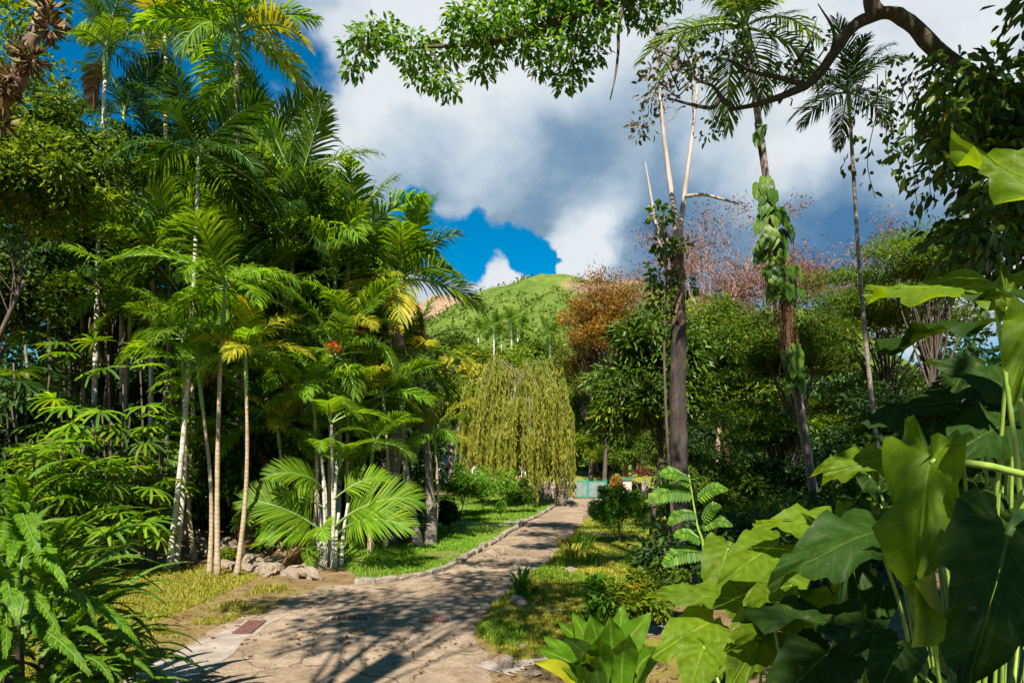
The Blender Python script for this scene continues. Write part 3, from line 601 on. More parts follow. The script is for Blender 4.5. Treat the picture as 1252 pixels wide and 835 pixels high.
ptree('broadleaf_tree','shaded tree under the airplant covered trunk at left edge','tree',LG,-140,-5,370,18,100,110,56,.8,220,.17,.075,'treedark','greybark',.16,leafmix=('tree',.3))
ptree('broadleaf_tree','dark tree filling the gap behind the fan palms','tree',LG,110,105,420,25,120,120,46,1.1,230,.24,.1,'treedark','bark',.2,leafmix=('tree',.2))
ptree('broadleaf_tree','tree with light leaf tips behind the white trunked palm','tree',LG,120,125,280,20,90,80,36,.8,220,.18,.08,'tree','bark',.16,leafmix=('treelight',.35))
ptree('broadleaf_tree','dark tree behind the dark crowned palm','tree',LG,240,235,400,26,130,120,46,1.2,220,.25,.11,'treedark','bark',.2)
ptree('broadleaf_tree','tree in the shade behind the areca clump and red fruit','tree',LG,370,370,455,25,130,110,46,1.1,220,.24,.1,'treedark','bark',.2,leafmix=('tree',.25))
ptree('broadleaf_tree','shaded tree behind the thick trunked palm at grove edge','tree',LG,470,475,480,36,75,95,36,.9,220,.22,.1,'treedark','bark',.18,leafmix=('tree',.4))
BG='understory bushes in the left grove'
for lab,px,py,d,rx,ry,lf,ll in [
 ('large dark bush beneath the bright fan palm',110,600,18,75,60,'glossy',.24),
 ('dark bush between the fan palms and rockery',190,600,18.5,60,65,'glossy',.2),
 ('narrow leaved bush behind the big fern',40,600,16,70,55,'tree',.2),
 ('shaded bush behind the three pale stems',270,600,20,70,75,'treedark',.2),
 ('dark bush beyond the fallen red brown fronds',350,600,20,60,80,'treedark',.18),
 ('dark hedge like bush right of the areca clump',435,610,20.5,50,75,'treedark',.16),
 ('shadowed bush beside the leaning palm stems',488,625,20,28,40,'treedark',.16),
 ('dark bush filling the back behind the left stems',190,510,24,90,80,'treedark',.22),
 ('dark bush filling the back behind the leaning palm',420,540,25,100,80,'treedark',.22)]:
    ptree('bush',lab,'bush',BG,px,px,py,d,rx,ry,26,.5,230,ll,ll*.36,lf,'bark',.05,droop=.4,shell=1.6,trunk_top=.5)
# airplant covered leaning trunk at upper left
b=W(-330,420,9.5); t=thing('airplant_tree','leaning trunk hung with brown tufts of airplants at top left','tree',(b.x,b.y,0))
mb=MB(); tube(mb,spline([(b.x,b.y,-.1),tuple(W(-190,300,9.5)),tuple(W(0,125,9.5)),tuple(W(30,70,9.5)),tuple(W(62,-10,9.6)),tuple(W(80,-90,9.7))],24),[.17,.13,.11,.085,.07],10,0,True,.07); mb.build('trunk',M['redbark'],t)
for (px,py,r) in [(63,35,.36),(60,10,.3),(38,75,.34),(14,95,.34),(2,150,.3),(25,60,.25),(8,112,.3)]:
    c=np.array(W(px,py,9.4)); mb=MB(); n=70; dd=rdir(n); dd[:,2]*=1.1
    leaves(mb,np.repeat(c[None],n,0)+dd*.03,dd,rdir(n),.62*r*NR.uniform(.5,1.3,n),.013,.3,.35); mb.build('airplant',M['airplant'],t)
mb=MB()
for (px,py,r) in [(15,50,.5),(10,20,.5),(45,5,.4),(-10,70,.5)]:
    n=170; c=np.array(W(px,py,9.6)); dd=rdir(n); leaves(mb,c+dd*r*NR.random(n)[:,None]**.5,dd+.6*rdir(n),rdir(n)+[0,0,.7],.13,.05)
mb.build('crown',M['treelight'],t)

# overhanging tree, trunk behind the camera, fringe hanging into the top of the view
def overhang():
    t=thing('overhanging_tree','shade tree whose leafy bough hangs into the top of the view','tree',(4.6,-3.5,0))
    tb=MB(); fork=(3.6,-1.5,8.2)
    tube(tb,spline([(4.6,-3.5,-.1),(4.5,-3,3),(4.1,-2.2,6),fork],16),[.42,.34,.27,.2],12,0,True,.04)
    br=[W(860,-130,8),W(760,-25,8.4),W(712,14,8.5),W(655,35,8.5),W(600,52,8.5),W(520,58,8.5),W(450,62,8.5)]
    tube(tb,spline([fork]+br,34),[.16,.1,.075,.05,.035,.02,.008],8,0,True,.05)
    tube(tb,spline([W(770,-20,8.4),W(757,30,8.4),W(756,62,8.4),W(752,95,8.4),W(746,122,8.4)],14),[.028,.022,.02,.014,.008],6)
    cl=[(438,62,.28),(450,38,.22),(478,40,.26),(505,62,.3),(520,88,.3),(545,60,.3),(548,105,.2),(575,42,.34),(600,28,.34),(603,62,.3),(590,85,.2),(635,22,.36),(640,55,.3),(665,15,.3),(672,60,.28),(695,40,.36),(700,85,.28),(725,25,.34),(728,65,.22),(755,12,.3),(790,20,.24),(660,85,.14),(815,-10,.3),(560,15,.2),(690,105,.14),(430,85,.15),(620,-10,.4),(690,-20,.5),(750,-40,.5)]
    lb=MB(); C=[];r=[];ds=[]
    for px,py,rr in cl:
        c=np.array(W(px,py,8.5+R.uniform(-.35,.35))); C.append(c); r.append(rr)
        bi=min(range(len(br)),key=lambda i:(br[i]-Vector(c)).length); tube(tb,spline([br[bi],(br[bi]+Vector(c))/2+Vector((0,0,.1)),c],6),[.02,.006],4,0,False)
    for q in range(76):
        if q<62: x,y=R.uniform(1.8,9.5),-1+13.5*R.random()**.85
        else: x,y=R.uniform(-1.8,1.8),R.uniform(8.8,12.5)
        c=np.array([x,y,max(9.3,.74*y+4.0)+R.uniform(0,2.6)]); C.append(c); r.append(R.uniform(.6,1.0)); tube(tb,spline([fork,(np.array(fork)+c)/2+[0,0,.5],c],7),[.07,.02],5,0,False)
    for c,rr in zip(C,r):
        n=int(np.clip((1250 if rr<.45 else 900)*rr**1.6,60,420)); dd=rdir(n); P=c+dd*rr*(NR.random(n)**.5)[:,None]*[1,1,.7]
        leaves(lb,P,dd*[1,1,.4]+.7*rdir(n)+[0,0,-.5],rdir(n)*.6+[0,0,.8],NR.uniform(.065,.125,n)*(1 if rr<.45 else 2),NR.uniform(.032,.056,n)*(1 if rr<.45 else 1.6),.2,.15,0,'obo')
    tb.build('trunk',M['bark'],t); lb.build('crown',M['teal'],t)
overhang()
# gnarled tree at the right with its long bare bough
def gnarled():
    base=ground_at(1420,7.6); t=thing('gnarled_tree','dark gnarled tree at upper right with a long bent bough and sparse leaves','tree',base)
    tb=MB(); tube(tb,spline([base,W(1400,400,7.6),W(1360,240,7.7),W(1290,165,7.8),W(1215,110,7.9),W(1150,66,8),W(1112,28,8),W(1088,16,8),W(1062,22,8),W(1038,38,8),W(1015,72,8),W(990,102,8),W(955,118,8),W(925,128,8),W(895,134,8.1)],50),[.26,.2,.14,.1,.095,.09,.085,.072,.066,.068,.06,.048,.04,.03,.022],10,0,True,.06)
    tube(tb,spline([W(897,134,8.1),W(882,122,8.1),W(870,132,8.1),W(845,128,8.1),W(815,120,8.2)],14),[.035,.03,.025,.018,.01],6)
    tube(tb,spline([W(884,124,8.1),W(872,106,8.2),W(852,98,8.2),W(838,80,8.2),W(800,60,8.2)],12),[.03,.02,.016,.01,.005],5)
    tube(tb,spline([W(985,104,8),W(950,95,8),W(920,88,8),W(880,70,8)],12),[.04,.03,.02,.008],5)
    tube(tb,spline([W(1075,20,8),W(1066,5,8),W(1062,-30,8)],8),[.1,.09,.07],7)
    tube(tb,spline([W(1015,72,8),W(1020,40,8),W(1000,5,8)],8),[.03,.02,.006],5)
    for i in range(46):
        px=R.uniform(810,1010); py=R.uniform(70,140); p=W(px,py,8.05); q=p+Vector((R.uniform(-.4,.3),R.uniform(-.3,.3),R.uniform(-.1,.5))); tube(tb,[p,(p+q)/2+Vector((.03,0,.03)),q],[.011,.007,.003],4,0,False)
    tb.build('trunk',M['bough'],t)
    lb=MB()
    def cl(px,py,d,rr,n,l,w=.5,fl=.7):
        c=np.array(W(px,py,d)); dd=rdir(n); P=c+dd*rr*(NR.random(n)**.5)[:,None]*[1,1,fl]
        leaves(lb,P,dd*[1,1,.3]+.6*rdir(n)+[0,0,-.7],rdir(n)*.8+[0,0,.6],l*NR.uniform(.6,1.3,n),l*w*NR.uniform(.8,1.2,n),.2,.2)
    for px,py,rr,n in [(870,55,.4,45),(900,75,.35,40),(850,75,.3,32),(930,105,.3,30),(880,145,.22,30),(865,165,.14,16),(960,80,.3,30),(990,50,.35,30),(840,45,.3,26),(1000,95,.15,14),(910,30,.4,30),(1135,80,.3,60),(1095,75,.12,14)]: cl(px,py,8.1,rr,n,.085,.55)
    for q in range(60):
        px=R.uniform(1120,1330); py=R.uniform(-40,300)
        if (px<1150 and py>200) or (px<1235 and -5<py<70) or (py<130 and R.random()<.35): continue
        cl(px,py,R.uniform(6.4,8.2),R.uniform(.25,.45),46,.16,.42)
    for q in range(34):
        cl(R.uniform(1190,1340),R.uniform(80,330),R.uniform(7.2,9),.5,60,.2,.45)
    lb.build('crown',M['glossy'],t)
    yl=MB(); n=8; c=np.array(W(1155,145,7)); leaves(yl,c+rdir(n)*.08,rdir(n)+[-.6,0,-.4],rdir(n),.13,.06); yl.build('yellow_leaf',M['yellow'],t)
gnarled()
VG='hanging vines below the gnarled bough'
for i in range(15):
    px=1062+i*8+R.uniform(-6,6); y0=R.uniform(80,110)+(px-1062)*.2; y1=y0+R.uniform(60,185); d=R.uniform(7.3,8.0)
    a=W(px,y0,d); bq=W(px+R.uniform(-14,14),y1,d); t=thing('hanging_vine','thin leafy vine trailing from the gnarled bough at right','vine',bq,VG)
    P=spline([a,a.lerp(bq,.3)+Vector((R.uniform(-.1,.1),0,0)),a.lerp(bq,.7)+Vector((R.uniform(-.1,.1),0,0)),bq],16); mb=MB(); tube(mb,P,[.006,.004],4); mb.build('stem',M['bark'],t)
    n=26; sel=P[NR.integers(2,16,n)]+.06*NR.normal(size=(n,3)); mb=MB(); leaves(mb,sel,rdir(n)*[1,1,.4]+[0,0,-.8],rdir(n)+[0,-.5,.3],.085*NR.uniform(.6,1.3,n),.045,.2,.2); mb.build('foliage',M['glossy'],t)

# dead tree in the middle right
def tripts(l,d): return [W(x,y,d) for x,y in l]
D=18.3; base=ground_at(831,D); t=thing('dead_tree','tall bleached dead tree with forked top and shaded lower trunk','tree',base)
mb=MB(); tube(mb,spline([base]+tripts([(831,640),(830,560),(829,470),(830,395)],D),50),[.36,.27,.24,.215,.2],16,0,True,.06); mb.build('trunk',M['shadebark'],t)
mb=MB(); tube(mb,spline(tripts([(830,400),(829,372),(829,345),(828,300)],D),24),[.198,.19,.18,.165],14,0,True,.045); mb.build('upper_trunk',M['redbark'],t)
mb=MB(); tube(mb,spline(tripts([(828,302),(826,270),(818,215),(810,150),(805,90),(803,45)],D),26),[.12,.085,.065,.05,.03,.008],9,0,True,.05)
tube(mb,spline(tripts([(829,304),(834,260),(840,215),(848,150),(852,110),(858,60)],D+.1),26),[.11,.075,.06,.045,.03,.008],9,0,True,.05)
tube(mb,spline(tripts([(838,240),(860,238),(880,243),(903,249)],D),10),[.05,.045,.04,.03],6)
tube(mb,spline(tripts([(826,305),(812,288),(800,268),(793,252)],D),10),[.12,.09,.075,.05],7,0,True,.06)
tube(mb,spline(tripts([(822,355),(812,318),(802,275),(795,235),(789,198)],D-.1),16),[.04,.05,.045,.035,.01],6)
forkpts=tripts([(826,270),(818,215),(810,150),(805,90),(840,215),(848,150),(852,110),(804,60)],D)
for k in range(46):
    i=R.choice((2,3,3,5,6,7,7)); p=forkpts[i]+Vector((0,0,R.uniform(-.3,.6))); v=Vector((R.uniform(-1,1),R.uniform(-1,1),R.uniform(.1,.9))).normalized(); l=R.uniform(.3,.9); m=p+v*l*.5+Vector((R.uniform(-.1,.1),0,R.uniform(0,.1))); q=m+(v+Vector((R.uniform(-.6,.6),0,R.uniform(-.3,.5)))).normalized()*l*.6
    tube(mb,spline([p,m,q],7),[.014,.008,.002],4,0,False)
    for z in range(2): tube(mb,[m,m+Vector((R.uniform(-.25,.25),R.uniform(-.2,.2),R.uniform(0,.3)))],[.006,.002],3,0,False)
mb.build('fork',M['deadwood'],t)
mb=MB()
for px,py,r,n in [(800,110,.5,60),(790,150,.4,45),(820,95,.5,60),(850,90,.4,40),(810,60,.35,30),(780,160,.3,24),(835,70,.4,36),(800,85,.4,40)]:
    c=np.array(W(px,py,D+.1)); dd=rdir(n); leaves(mb,c+dd*r*NR.random((n,1))**.5,dd+.5*rdir(n)+[0,0,-.3],rdir(n)+[0,0,.4],.17*NR.uniform(.6,1.3,n),.09,.2,.2)
for k in range(10):
    pass
mb.build('crown',M['sparse'],t)
# climber on the dead tree
vt=thing('climbing_vine','leafy climber wrapping the middle of the bleached dead tree','vine',base)
mb=MB(); tube(mb,spline(tripts([(824,660),(815,520),(812,420),(815,340),(812,260)],D-.35),20),[.05,.03,.015],6); mb.build('stem',M['bark'],vt)
mb=MB()
for px,py,r,n in [(806,262,.35,60),(812,300,.4,80),(805,335,.45,90),(812,365,.5,90),(836,300,.25,30),(800,390,.5,100),(840,350,.3,30)]:
    c=np.array(W(px,py,D-.2)); dd=rdir(n); leaves(mb,c+dd*r*NR.random((n,1))**.5,dd+.5*rdir(n)+[0,0,-.4],rdir(n)+[0,-.3,.6],.2*NR.uniform(.6,1.2,n),.11,.2,.15)
mb.build('foliage',M['tree'],vt)

# climber covered palm and thin palm
SG='tall slim palms standing at right'
pt=palm('tall dark palm wrapped in a heart leaved climber',SG,914,52,14.2,1012,2.2,14,'palm',.085,'greytrunk',wob=.05,mixin=('palm',),shaft=.5,bd=14.2)
palm('slim leaning palm with small ragged dark crown',SG,1037,128,15.8,1092,1.45,12,'dark',.05,'greytrunk',wob=.1,shaft=.4,lo=1,hi=7)
# ------------------------------------------------------------------ big heart leaves
OUT=[(1.0,0),(.95,.025),(.86,.085),(.72,.175),(.56,.255),(.38,.315),(.2,.352),(.04,.372),(-.1,.37),(-.2,.325),(-.235,.25),(-.21,.16),(-.14,.075),(-.04,.008)]
def heart(mb,J,T,N,w=1.0,ruf=.035,curve=.25,fold=.12,seed=0,mi=0,nr=8,no=26,tw=0):
    rs=np.random.default_rng(seed); J=np.array(J); T=np.array(T); x=T-J; L=np.linalg.norm(x); x/=L; N=np.array(N,float); y=nrm(np.cross(N,x)); z=np.cross(x,y)
    o=spline([(a,b,0) for a,b in OUT],no)[:,:2]; o[:,1]=np.maximum(o[:,1],0)
    half=o; full=np.concatenate([half,(half*[1,-1])[::-1][:-1]]); m=len(full); full=full*(1-.09*rs.random(m)**4*np.clip(np.abs(full[:,1])*6,0,1))[:,None]
    rho=np.linspace(0,1,nr+1)[1:]; ph=rs.uniform(0,6.3)
    UV=[(0,0)]; 
    for r_ in rho: UV+= [tuple(p*r_) for p in full]
    UV=np.array(UV); u=UV[:,0]; v=UV[:,1]*w
    ee=np.concatenate([[0],np.repeat(rho,m)]); ka=np.concatenate([[0],np.tile(np.arange(m),nr)])
    zz=-curve*np.clip(u,0,2)**2*.8-curve*.5*np.clip(-u,0,1)+fold*np.abs(v)-.55*curve*np.abs(v)**2*2
    zz=zz+ruf*1.25*ee**3*np.sin(ka/m*2*PI*7+ph+1.5*np.sin(ka/m*9))*1.0+ruf*.6*ee**3*np.sin(ka/m*2*PI*17+ph*2)
    zz=zz+.012*np.sin((u-np.abs(v)*.75)*6.5*2*PI)*np.clip(ee*2,0,1)
    ang=tw*u; v2=v*np.cos(ang)-zz*np.sin(ang); z2=v*np.sin(ang)+zz*np.cos(ang)
    Vt=J+L*(u[:,None]*x+v2[:,None]*y+z2[:,None]*z)
    Q=[];Tr=[]
    for k in range(m-1): Tr.append((0,1+k,2+k))
    for r in range(nr-1):
        for k in range(m-1):
            a=1+r*m+k; Q.append((a,a+m,a+m+1,a+1))
    mb.add(Vt,Q,Tr,mi,UV)
# climber leaves on the palm
cb=ground_at(1012,14.2); vt=thing('climbing_vine','heart leaved climber spiralling up the dark palm trunk',"vine",cb)
line=[(973,468),(966,420),(960,380),(954,345),(947,300),(941,260),(935,220),(930,190),(924,150)]
mb=MB(); tube(mb,spline([cb]+tripts(line,14.0),24),[.05,.04,.03],6); mb.build('stem',M['bark'],vt)
mb=MB()
tl=spline(tripts(line,13.95),60)
for i in range(170):
    s=R.random()**1.0; q=tl[int(s*57)]; 
    if vnoise(np.array([s*9.0]),np.array([.3]),1,5)[0]<.36: continue
    a=R.uniform(0,6.3); wide=.08+.5*float(vnoise(np.array([s*9.0]),np.array([.3]),1,5)[0])*math.sin(PI*min(1,s*1.1))
    J=q+np.array([math.cos(a)*wide*R.uniform(.2,1),-abs(math.sin(a))*.25,R.uniform(-.1,.1)]); l=R.uniform(.19,.31)
    heart(mb,J,J+np.array([math.cos(a)*.5,-.25,-1.0])*l,(math.cos(a)*.5,-.8,.45),1.15,.02,.3,.1,i,0,3,10)
mb.build('foliage',M['climber'],vt)
mb=MB()
for i in range(160):
    q=tl[R.randrange(6,24)]+np.array([R.uniform(-.16,.16),R.uniform(-.2,.1),0]); l=R.uniform(.25,.8); tube(mb,[q,q+np.array([R.uniform(-.05,.05),0,-l*.5]),q+np.array([R.uniform(-.1,.1),0,-l])],[.008,.006,.002],3,0,False)
mb.build('aerial_roots',M['dead'],vt)

# elephant ear plants, right foreground
EP=[]
def ear_plant(label,root): 
    t=thing('elephant_ear',label,'plant',(*root,0),'elephant ear plants at right'); EP.append(t); return t
seedc=[100]
def ear(t,J,T,N,w=1.0,mat='ear',ruf=.03,curve=.3,fold=.12,pet=None,pr=.009,tw=0):
    seedc[0]+=1; mb=MB(); w=w*.93; heart(mb,J,T,N,w,ruf*1.5,curve*1.25,fold,seedc[0],0,9,30,tw); lf=mb.build('leaf',M[mat],t)
    L=(Vector(T)-Vector(J)).length
    rt=Vector(t.location)+Vector((R.uniform(-.1,.1),R.uniform(-.1,.1),0)); J=Vector(J)
    pts=[J]+([Vector(p) for p in pet] if pet else [J.lerp(rt,.3)+Vector((0,0,.12)), J.lerp(rt,.65)+Vector((0,.05,0))])+[rt]
    pb=MB(); off=np.array(J)
    tube(pb,spline(pts,16),[pr*.75,pr,pr*1.2,pr*1.6],8); st=pb.build('stalk',M['petiole'],lf,origin=t.location)
    return lf
e1=ear_plant('tallest elephant ear with huge leaves along right edge',(2.15,2.5))
e2=ear_plant('elephant ear with big bright lobed leaf on a long level stalk',(2.75,2.2))
e3=ear_plant('elephant ear with dark layered leaves behind the big bright leaf',(2.5,3.6))
e4=ear_plant('elephant ear with shiny leaves reaching toward the grass',(1.55,4.3))
e5=ear_plant('low elephant ear with yellowish leaves at bottom right',(1.35,3.0))
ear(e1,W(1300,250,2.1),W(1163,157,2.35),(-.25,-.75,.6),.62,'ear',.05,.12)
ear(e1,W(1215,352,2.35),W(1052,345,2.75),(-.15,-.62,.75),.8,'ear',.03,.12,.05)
ear(e1,W(1300,368,2.0),W(1180,345,2.1),(.0,-.25,.95),.8,'earshade',.03,.2)
ear(e3,W(1235,392,2.7),W(1068,402,3.1),(.0,-.22,.97),.95,'earshade',.04,.2)
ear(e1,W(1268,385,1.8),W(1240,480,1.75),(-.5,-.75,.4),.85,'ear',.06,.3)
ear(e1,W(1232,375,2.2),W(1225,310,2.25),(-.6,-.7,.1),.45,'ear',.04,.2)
ear(e3,W(1238,478,3.0),W(1145,425,3.1),(-.2,-.7,.7),1.0,'earshade',.03,.25)
ear(e3,W(1170,490,3.1),W(1040,500,3.3),(-.1,-.5,.85),1.0,'earshade',.04,.3)
ear(e3,W(1225,520,2.9),W(1140,560,2.8),(-.3,-.8,.5),1.0,'earshade',.04,.3)
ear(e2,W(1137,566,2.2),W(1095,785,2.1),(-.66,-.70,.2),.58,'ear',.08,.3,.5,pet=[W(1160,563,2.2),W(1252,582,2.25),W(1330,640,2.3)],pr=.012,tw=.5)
ear(e2,W(1232,655,1.9),W(1190,850,1.75),(-.25,-.93,.25),.95,'earshade',.05,.2,.15,pet=[W(1240,640,1.92),W(1262,628,2.0),W(1330,680,2.1)],pr=.014)
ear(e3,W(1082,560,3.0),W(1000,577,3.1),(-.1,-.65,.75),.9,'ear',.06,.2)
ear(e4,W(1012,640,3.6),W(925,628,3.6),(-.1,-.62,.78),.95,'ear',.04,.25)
ear(e3,W(1070,650,3.0),W(940,690,2.9),(-.1,-.55,.82),1.0,'earshade',.05,.25)
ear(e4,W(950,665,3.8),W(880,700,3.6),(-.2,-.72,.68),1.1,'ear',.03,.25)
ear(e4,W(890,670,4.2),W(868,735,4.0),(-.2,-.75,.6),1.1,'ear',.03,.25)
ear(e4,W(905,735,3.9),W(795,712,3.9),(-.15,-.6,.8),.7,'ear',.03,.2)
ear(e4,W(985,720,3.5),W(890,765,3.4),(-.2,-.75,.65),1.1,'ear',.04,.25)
ear(e5,W(1060,770,3.0),W(905,735,3.0),(-.1,-.45,.88),.7,'earshade',.05,.15)
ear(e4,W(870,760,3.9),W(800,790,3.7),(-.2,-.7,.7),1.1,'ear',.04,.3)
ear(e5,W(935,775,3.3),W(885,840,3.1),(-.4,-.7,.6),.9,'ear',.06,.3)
ear(e5,W(1100,790,2.6),W(1070,860,2.5),(-.2,-.7,.65),1.1,'earshade',.04,.25)
ear(e5,W(1010,800,2.9),W(930,870,2.7),(-.2,-.7,.65),1.0,'earshade',.04,.25)
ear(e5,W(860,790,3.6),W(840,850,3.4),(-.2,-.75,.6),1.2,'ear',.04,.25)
ear(e4,W(940,700,4.1),W(850,690,4.3),(-.1,-.6,.8),.9,'ear',.04,.25)
for i in range(84):
    y=R.uniform(430,830); xl=np.interp(y,[430,500,560,620,680,740,800,840],[1110,1040,1010,950,880,850,840,840]); x=R.uniform(xl+35,1290); d=R.uniform(3.1,4.6)
    t=e3 if d>3.7 or y<600 else (e5 if x<1100 else e2)
    l=R.uniform(.2,.4); J=W(x,y,d); T=J+Vector((R.uniform(-1,.3),R.uniform(-.8,-.1),R.uniform(-.9,.1))).normalized()*l
    ear(t,J,T,(R.uniform(-.5,.2),R.uniform(-.9,-.4),R.uniform(.3,.9)),R.uniform(.85,1.1),'earshade' if R.random()<(.8 if y<600 or x>1120 else .4) else 'ear',.04,.25)

# strap leaf plant at bottom
def strap(label,px,d,leavesl,name='strap_leaf_plant',mat='strap',group=None,extra=()):
    x=(px-626)/FPX*d; t=thing(name,label,'plant',(x,d,0),group)
    for i,(tx,ty,dd,wd,mt) in enumerate(leavesl):
        T=np.array(W(tx,ty,d+dd))+[0,0,.1]; B=np.array([x+R.uniform(-.12,.12)+(T[0]-x)*.25,d+R.uniform(-.08,.08),.02]); n=16
        mid=(B+T)/2+np.array([-(T[0]-x)*.15,.05,.12]); P=spline([B,mid,T],n); u=np.linspace(0,1,n); tg=nrm(np.gradient(P,axis=0)); S=nrm(np.cross(tg,np.array([.15*R.uniform(-1,1),-1,.35])))
        N=np.cross(S,tg); prof=wd*np.sin(PI*np.clip(u*.93+.06,0,1))**.75*(.4+.75*u)*(1-.55*u**6); prof[-1]=.002
        V=[];UV=[]
        for k in range(n):
            for j,s in enumerate((-1,-.5,0,.5,1)):
                V.append(P[k]+S[k]*s*prof[k]+N[k]*(abs(s)*.28*prof[k]+.012*math.sin(k*1.3+s*2)*abs(s))); UV.append((u[k],s*.13))
        Q=[(k*5+j,k*5+j+1,k*5+j+6,k*5+j+5) for k in range(n-1) for j in range(4)]
        mb=MB(); mb.add(V,Q,None,0,UV); mb.build('leaf',M[mt],t)
    return t
strap('clump of broad upright glossy strap leaves at bottom centre',742,6.1,[(700,762,.1,.13,'strap'),(682,772,.2,.1,'strap'),(722,765,0,.16,'strap'),(746,768,-.1,.17,'strap'),(796,762,.1,.17,'strap'),(762,752,.25,.13,'strap'),(812,805,0,.14,'strap'),(716,812,-.35,.14,'strap'),(664,790,.1,.1,'strap'),(655,805,-.1,.11,'strap'),(690,792,-.3,.12,'earshade'),(770,790,-.3,.16,'strap'),(652,822,-.2,.085,'yellowleaf'),(785,775,.3,.14,'strap'),(735,790,-.4,.15,'strap')])
# compound leaf sapling
def sapling(label,stem,sprs,d):
    b=ground_at(stem[0][0],d); t=thing('feather_leaf_sapling',label,'plant',b); mb=MB(); tube(mb,spline([b]+tripts(stem,d),16),[.012,.009,.004],6); mb.build('stem',M['petiole'],t)
    for (ax,ay,tx,ty) in sprs:
        A=np.array(W(ax,ay,d)); T=np.array(W(tx,ty,d-.08)); mb=MB(); P=spline([A,(A+T)/2+[0,0,.04],T],10); tube(mb,P,[.004,.002],4); n=13; u=np.linspace(.1,.98,n); x=nrm(T-A); pw=np.array([np.interp(u,np.linspace(0,1,10),P[:,j]) for j in range(3)]).T
        N=np.array([0,-.75,.65]); S=nrm(np.cross(N,x))
        for sd in (-1,1): leaves(mb,pw,S*sd+x*.45+[0,0,-.1],np.repeat(N[None],n,0)+.15*rdir(n),np.linalg.norm(T-A)*.3*np.sin(PI*(u*.7+.22)),np.linalg.norm(T-A)*.115,.06,.1)
        mb.build('leaf',M['climber'],t)
sapling('young sapling with bright feathery compound leaves in front of dead trunk',[(862,700),(852,640),(842,580)],[(845,592,808,580),(847,603,795,612),(850,612,888,598),(852,628,818,640),(856,645,894,642),(858,662,825,655),(860,675,812,690),(862,680,905,672),(843,584,820,590),(858,640,880,618)],4.6)

# giant fern mound lower left
def fernmesh(seed,e0,bend):
    return frond_mesh('frond',rad(e0),rad(bend),nl=70,ll=.105,lw=.019,droop=.25,vee=.1,plum=.06,mats=[M['fern'],M['fernstem']],seed=seed,petl=.05)
FERN=[fernmesh(i,e,b) for i,(e,b) in enumerate([(78,60),(65,75),(52,85),(40,85),(25,70),(10,60),(70,95),(55,55)])]
def fern(label,x,y,z,rx,ry,n,L,name='giant_fern'):
    t=thing(name,label,'fern',(x,y,0),'ferns at lower left'); 
    mb=MB(); tube(mb,spline([(x,y,-.05),(x,y,z*.25),(x,y,z*.5)],8),[.12,.08,.04],10,0,True,.1); mb.build('rootstock',M['bark'],t)
    for i in range(n):
        a=R.uniform(0,6.283); r=math.sqrt(R.random()); zz=z*(1-.6*r*r)*R.random()**.45
        inst('frond',FERN[R.randrange(8)],t,(math.cos(a)*r*rx,math.sin(a)*r*ry,zz*R.uniform(.7,1)),(R.uniform(-.3,.3),R.uniform(-.2,.2)+.35*r,a+R.uniform(-.5,.5)),L*R.uniform(.75,1.15))
fern('largest fern mound with long arching fronds at lower left corner',-3.65,5.0,2.35,.55,.6,300,.74)
fern('fern mound in front of the largest fern along bottom left edge',-3.4,4.2,.8,.36,.4,130,.42)
fern('fern behind the largest fern mound near the fan palm',-4.3,6.3,1.3,.7,.6,80,.85)

# ------------------------------------------------------------------ right side trees and middle distance
MG='trees behind the dead tree at right'
ptree('mango_tree','dense round tree with large glossy leaves behind the dead trunk','tree',MG,795,805,492,27,66,112,84,.85,240,.3,.095,'glossy','bark',.14,droop=.5,leafmix=('treelight',.22))
ptree('mango_tree','glossy leaved tree right of the dead trunk','tree',MG,900,885,480,30,80,115,76,.9,230,.27,.09,'tree','bark',.14,droop=.4,leafmix=('treelight',.2))
ptree('rusty_tree','tree covered in rust orange foliage left of the dead tree','tree',MG,738,742,412,48,58,72,120,.75,120,.2,.085,'rust','bark',.15,droop=-.2,shell=1.7,limbs=60,limb0=.4,leafmix=('rustgreen',.3))
ptree('rusty_tree','second smaller rust coloured tree partly behind the mango tree','tree',MG,722,716,450,52,34,44,60,.7,130,.2,.085,'rust','bark',.14,leafmix=('treelight',.3))
FGp='feathery leaved trees at right'
for lab,bx,cx,cy,d,rx,ry,n in [
 ('feathery leaved tree with layered flat sprays beside climber palm',960,970,440,22,85,85,46),
 ('feathery tree with spreading sprays behind the big ear leaves',1090,1085,390,24,105,100,56),
 ('feathery tree reaching up against the sky at right',1160,1140,330,20,75,65,36),
 ('low feathery tree in shade at right above the low wall',960,950,540,23,90,60,44),
 ('feathery tree half hidden behind the elephant ears',1080,1090,510,26,120,80,50)]:
    ptree('feathery_tree',lab,'tree',FGp,bx,cx,cy,d,rx,ry,n,1.0,420,.13,.045,'feather','bark',.17,flat=.22,upn=1.6,droop=.05,shell=1.5,limbs=26)
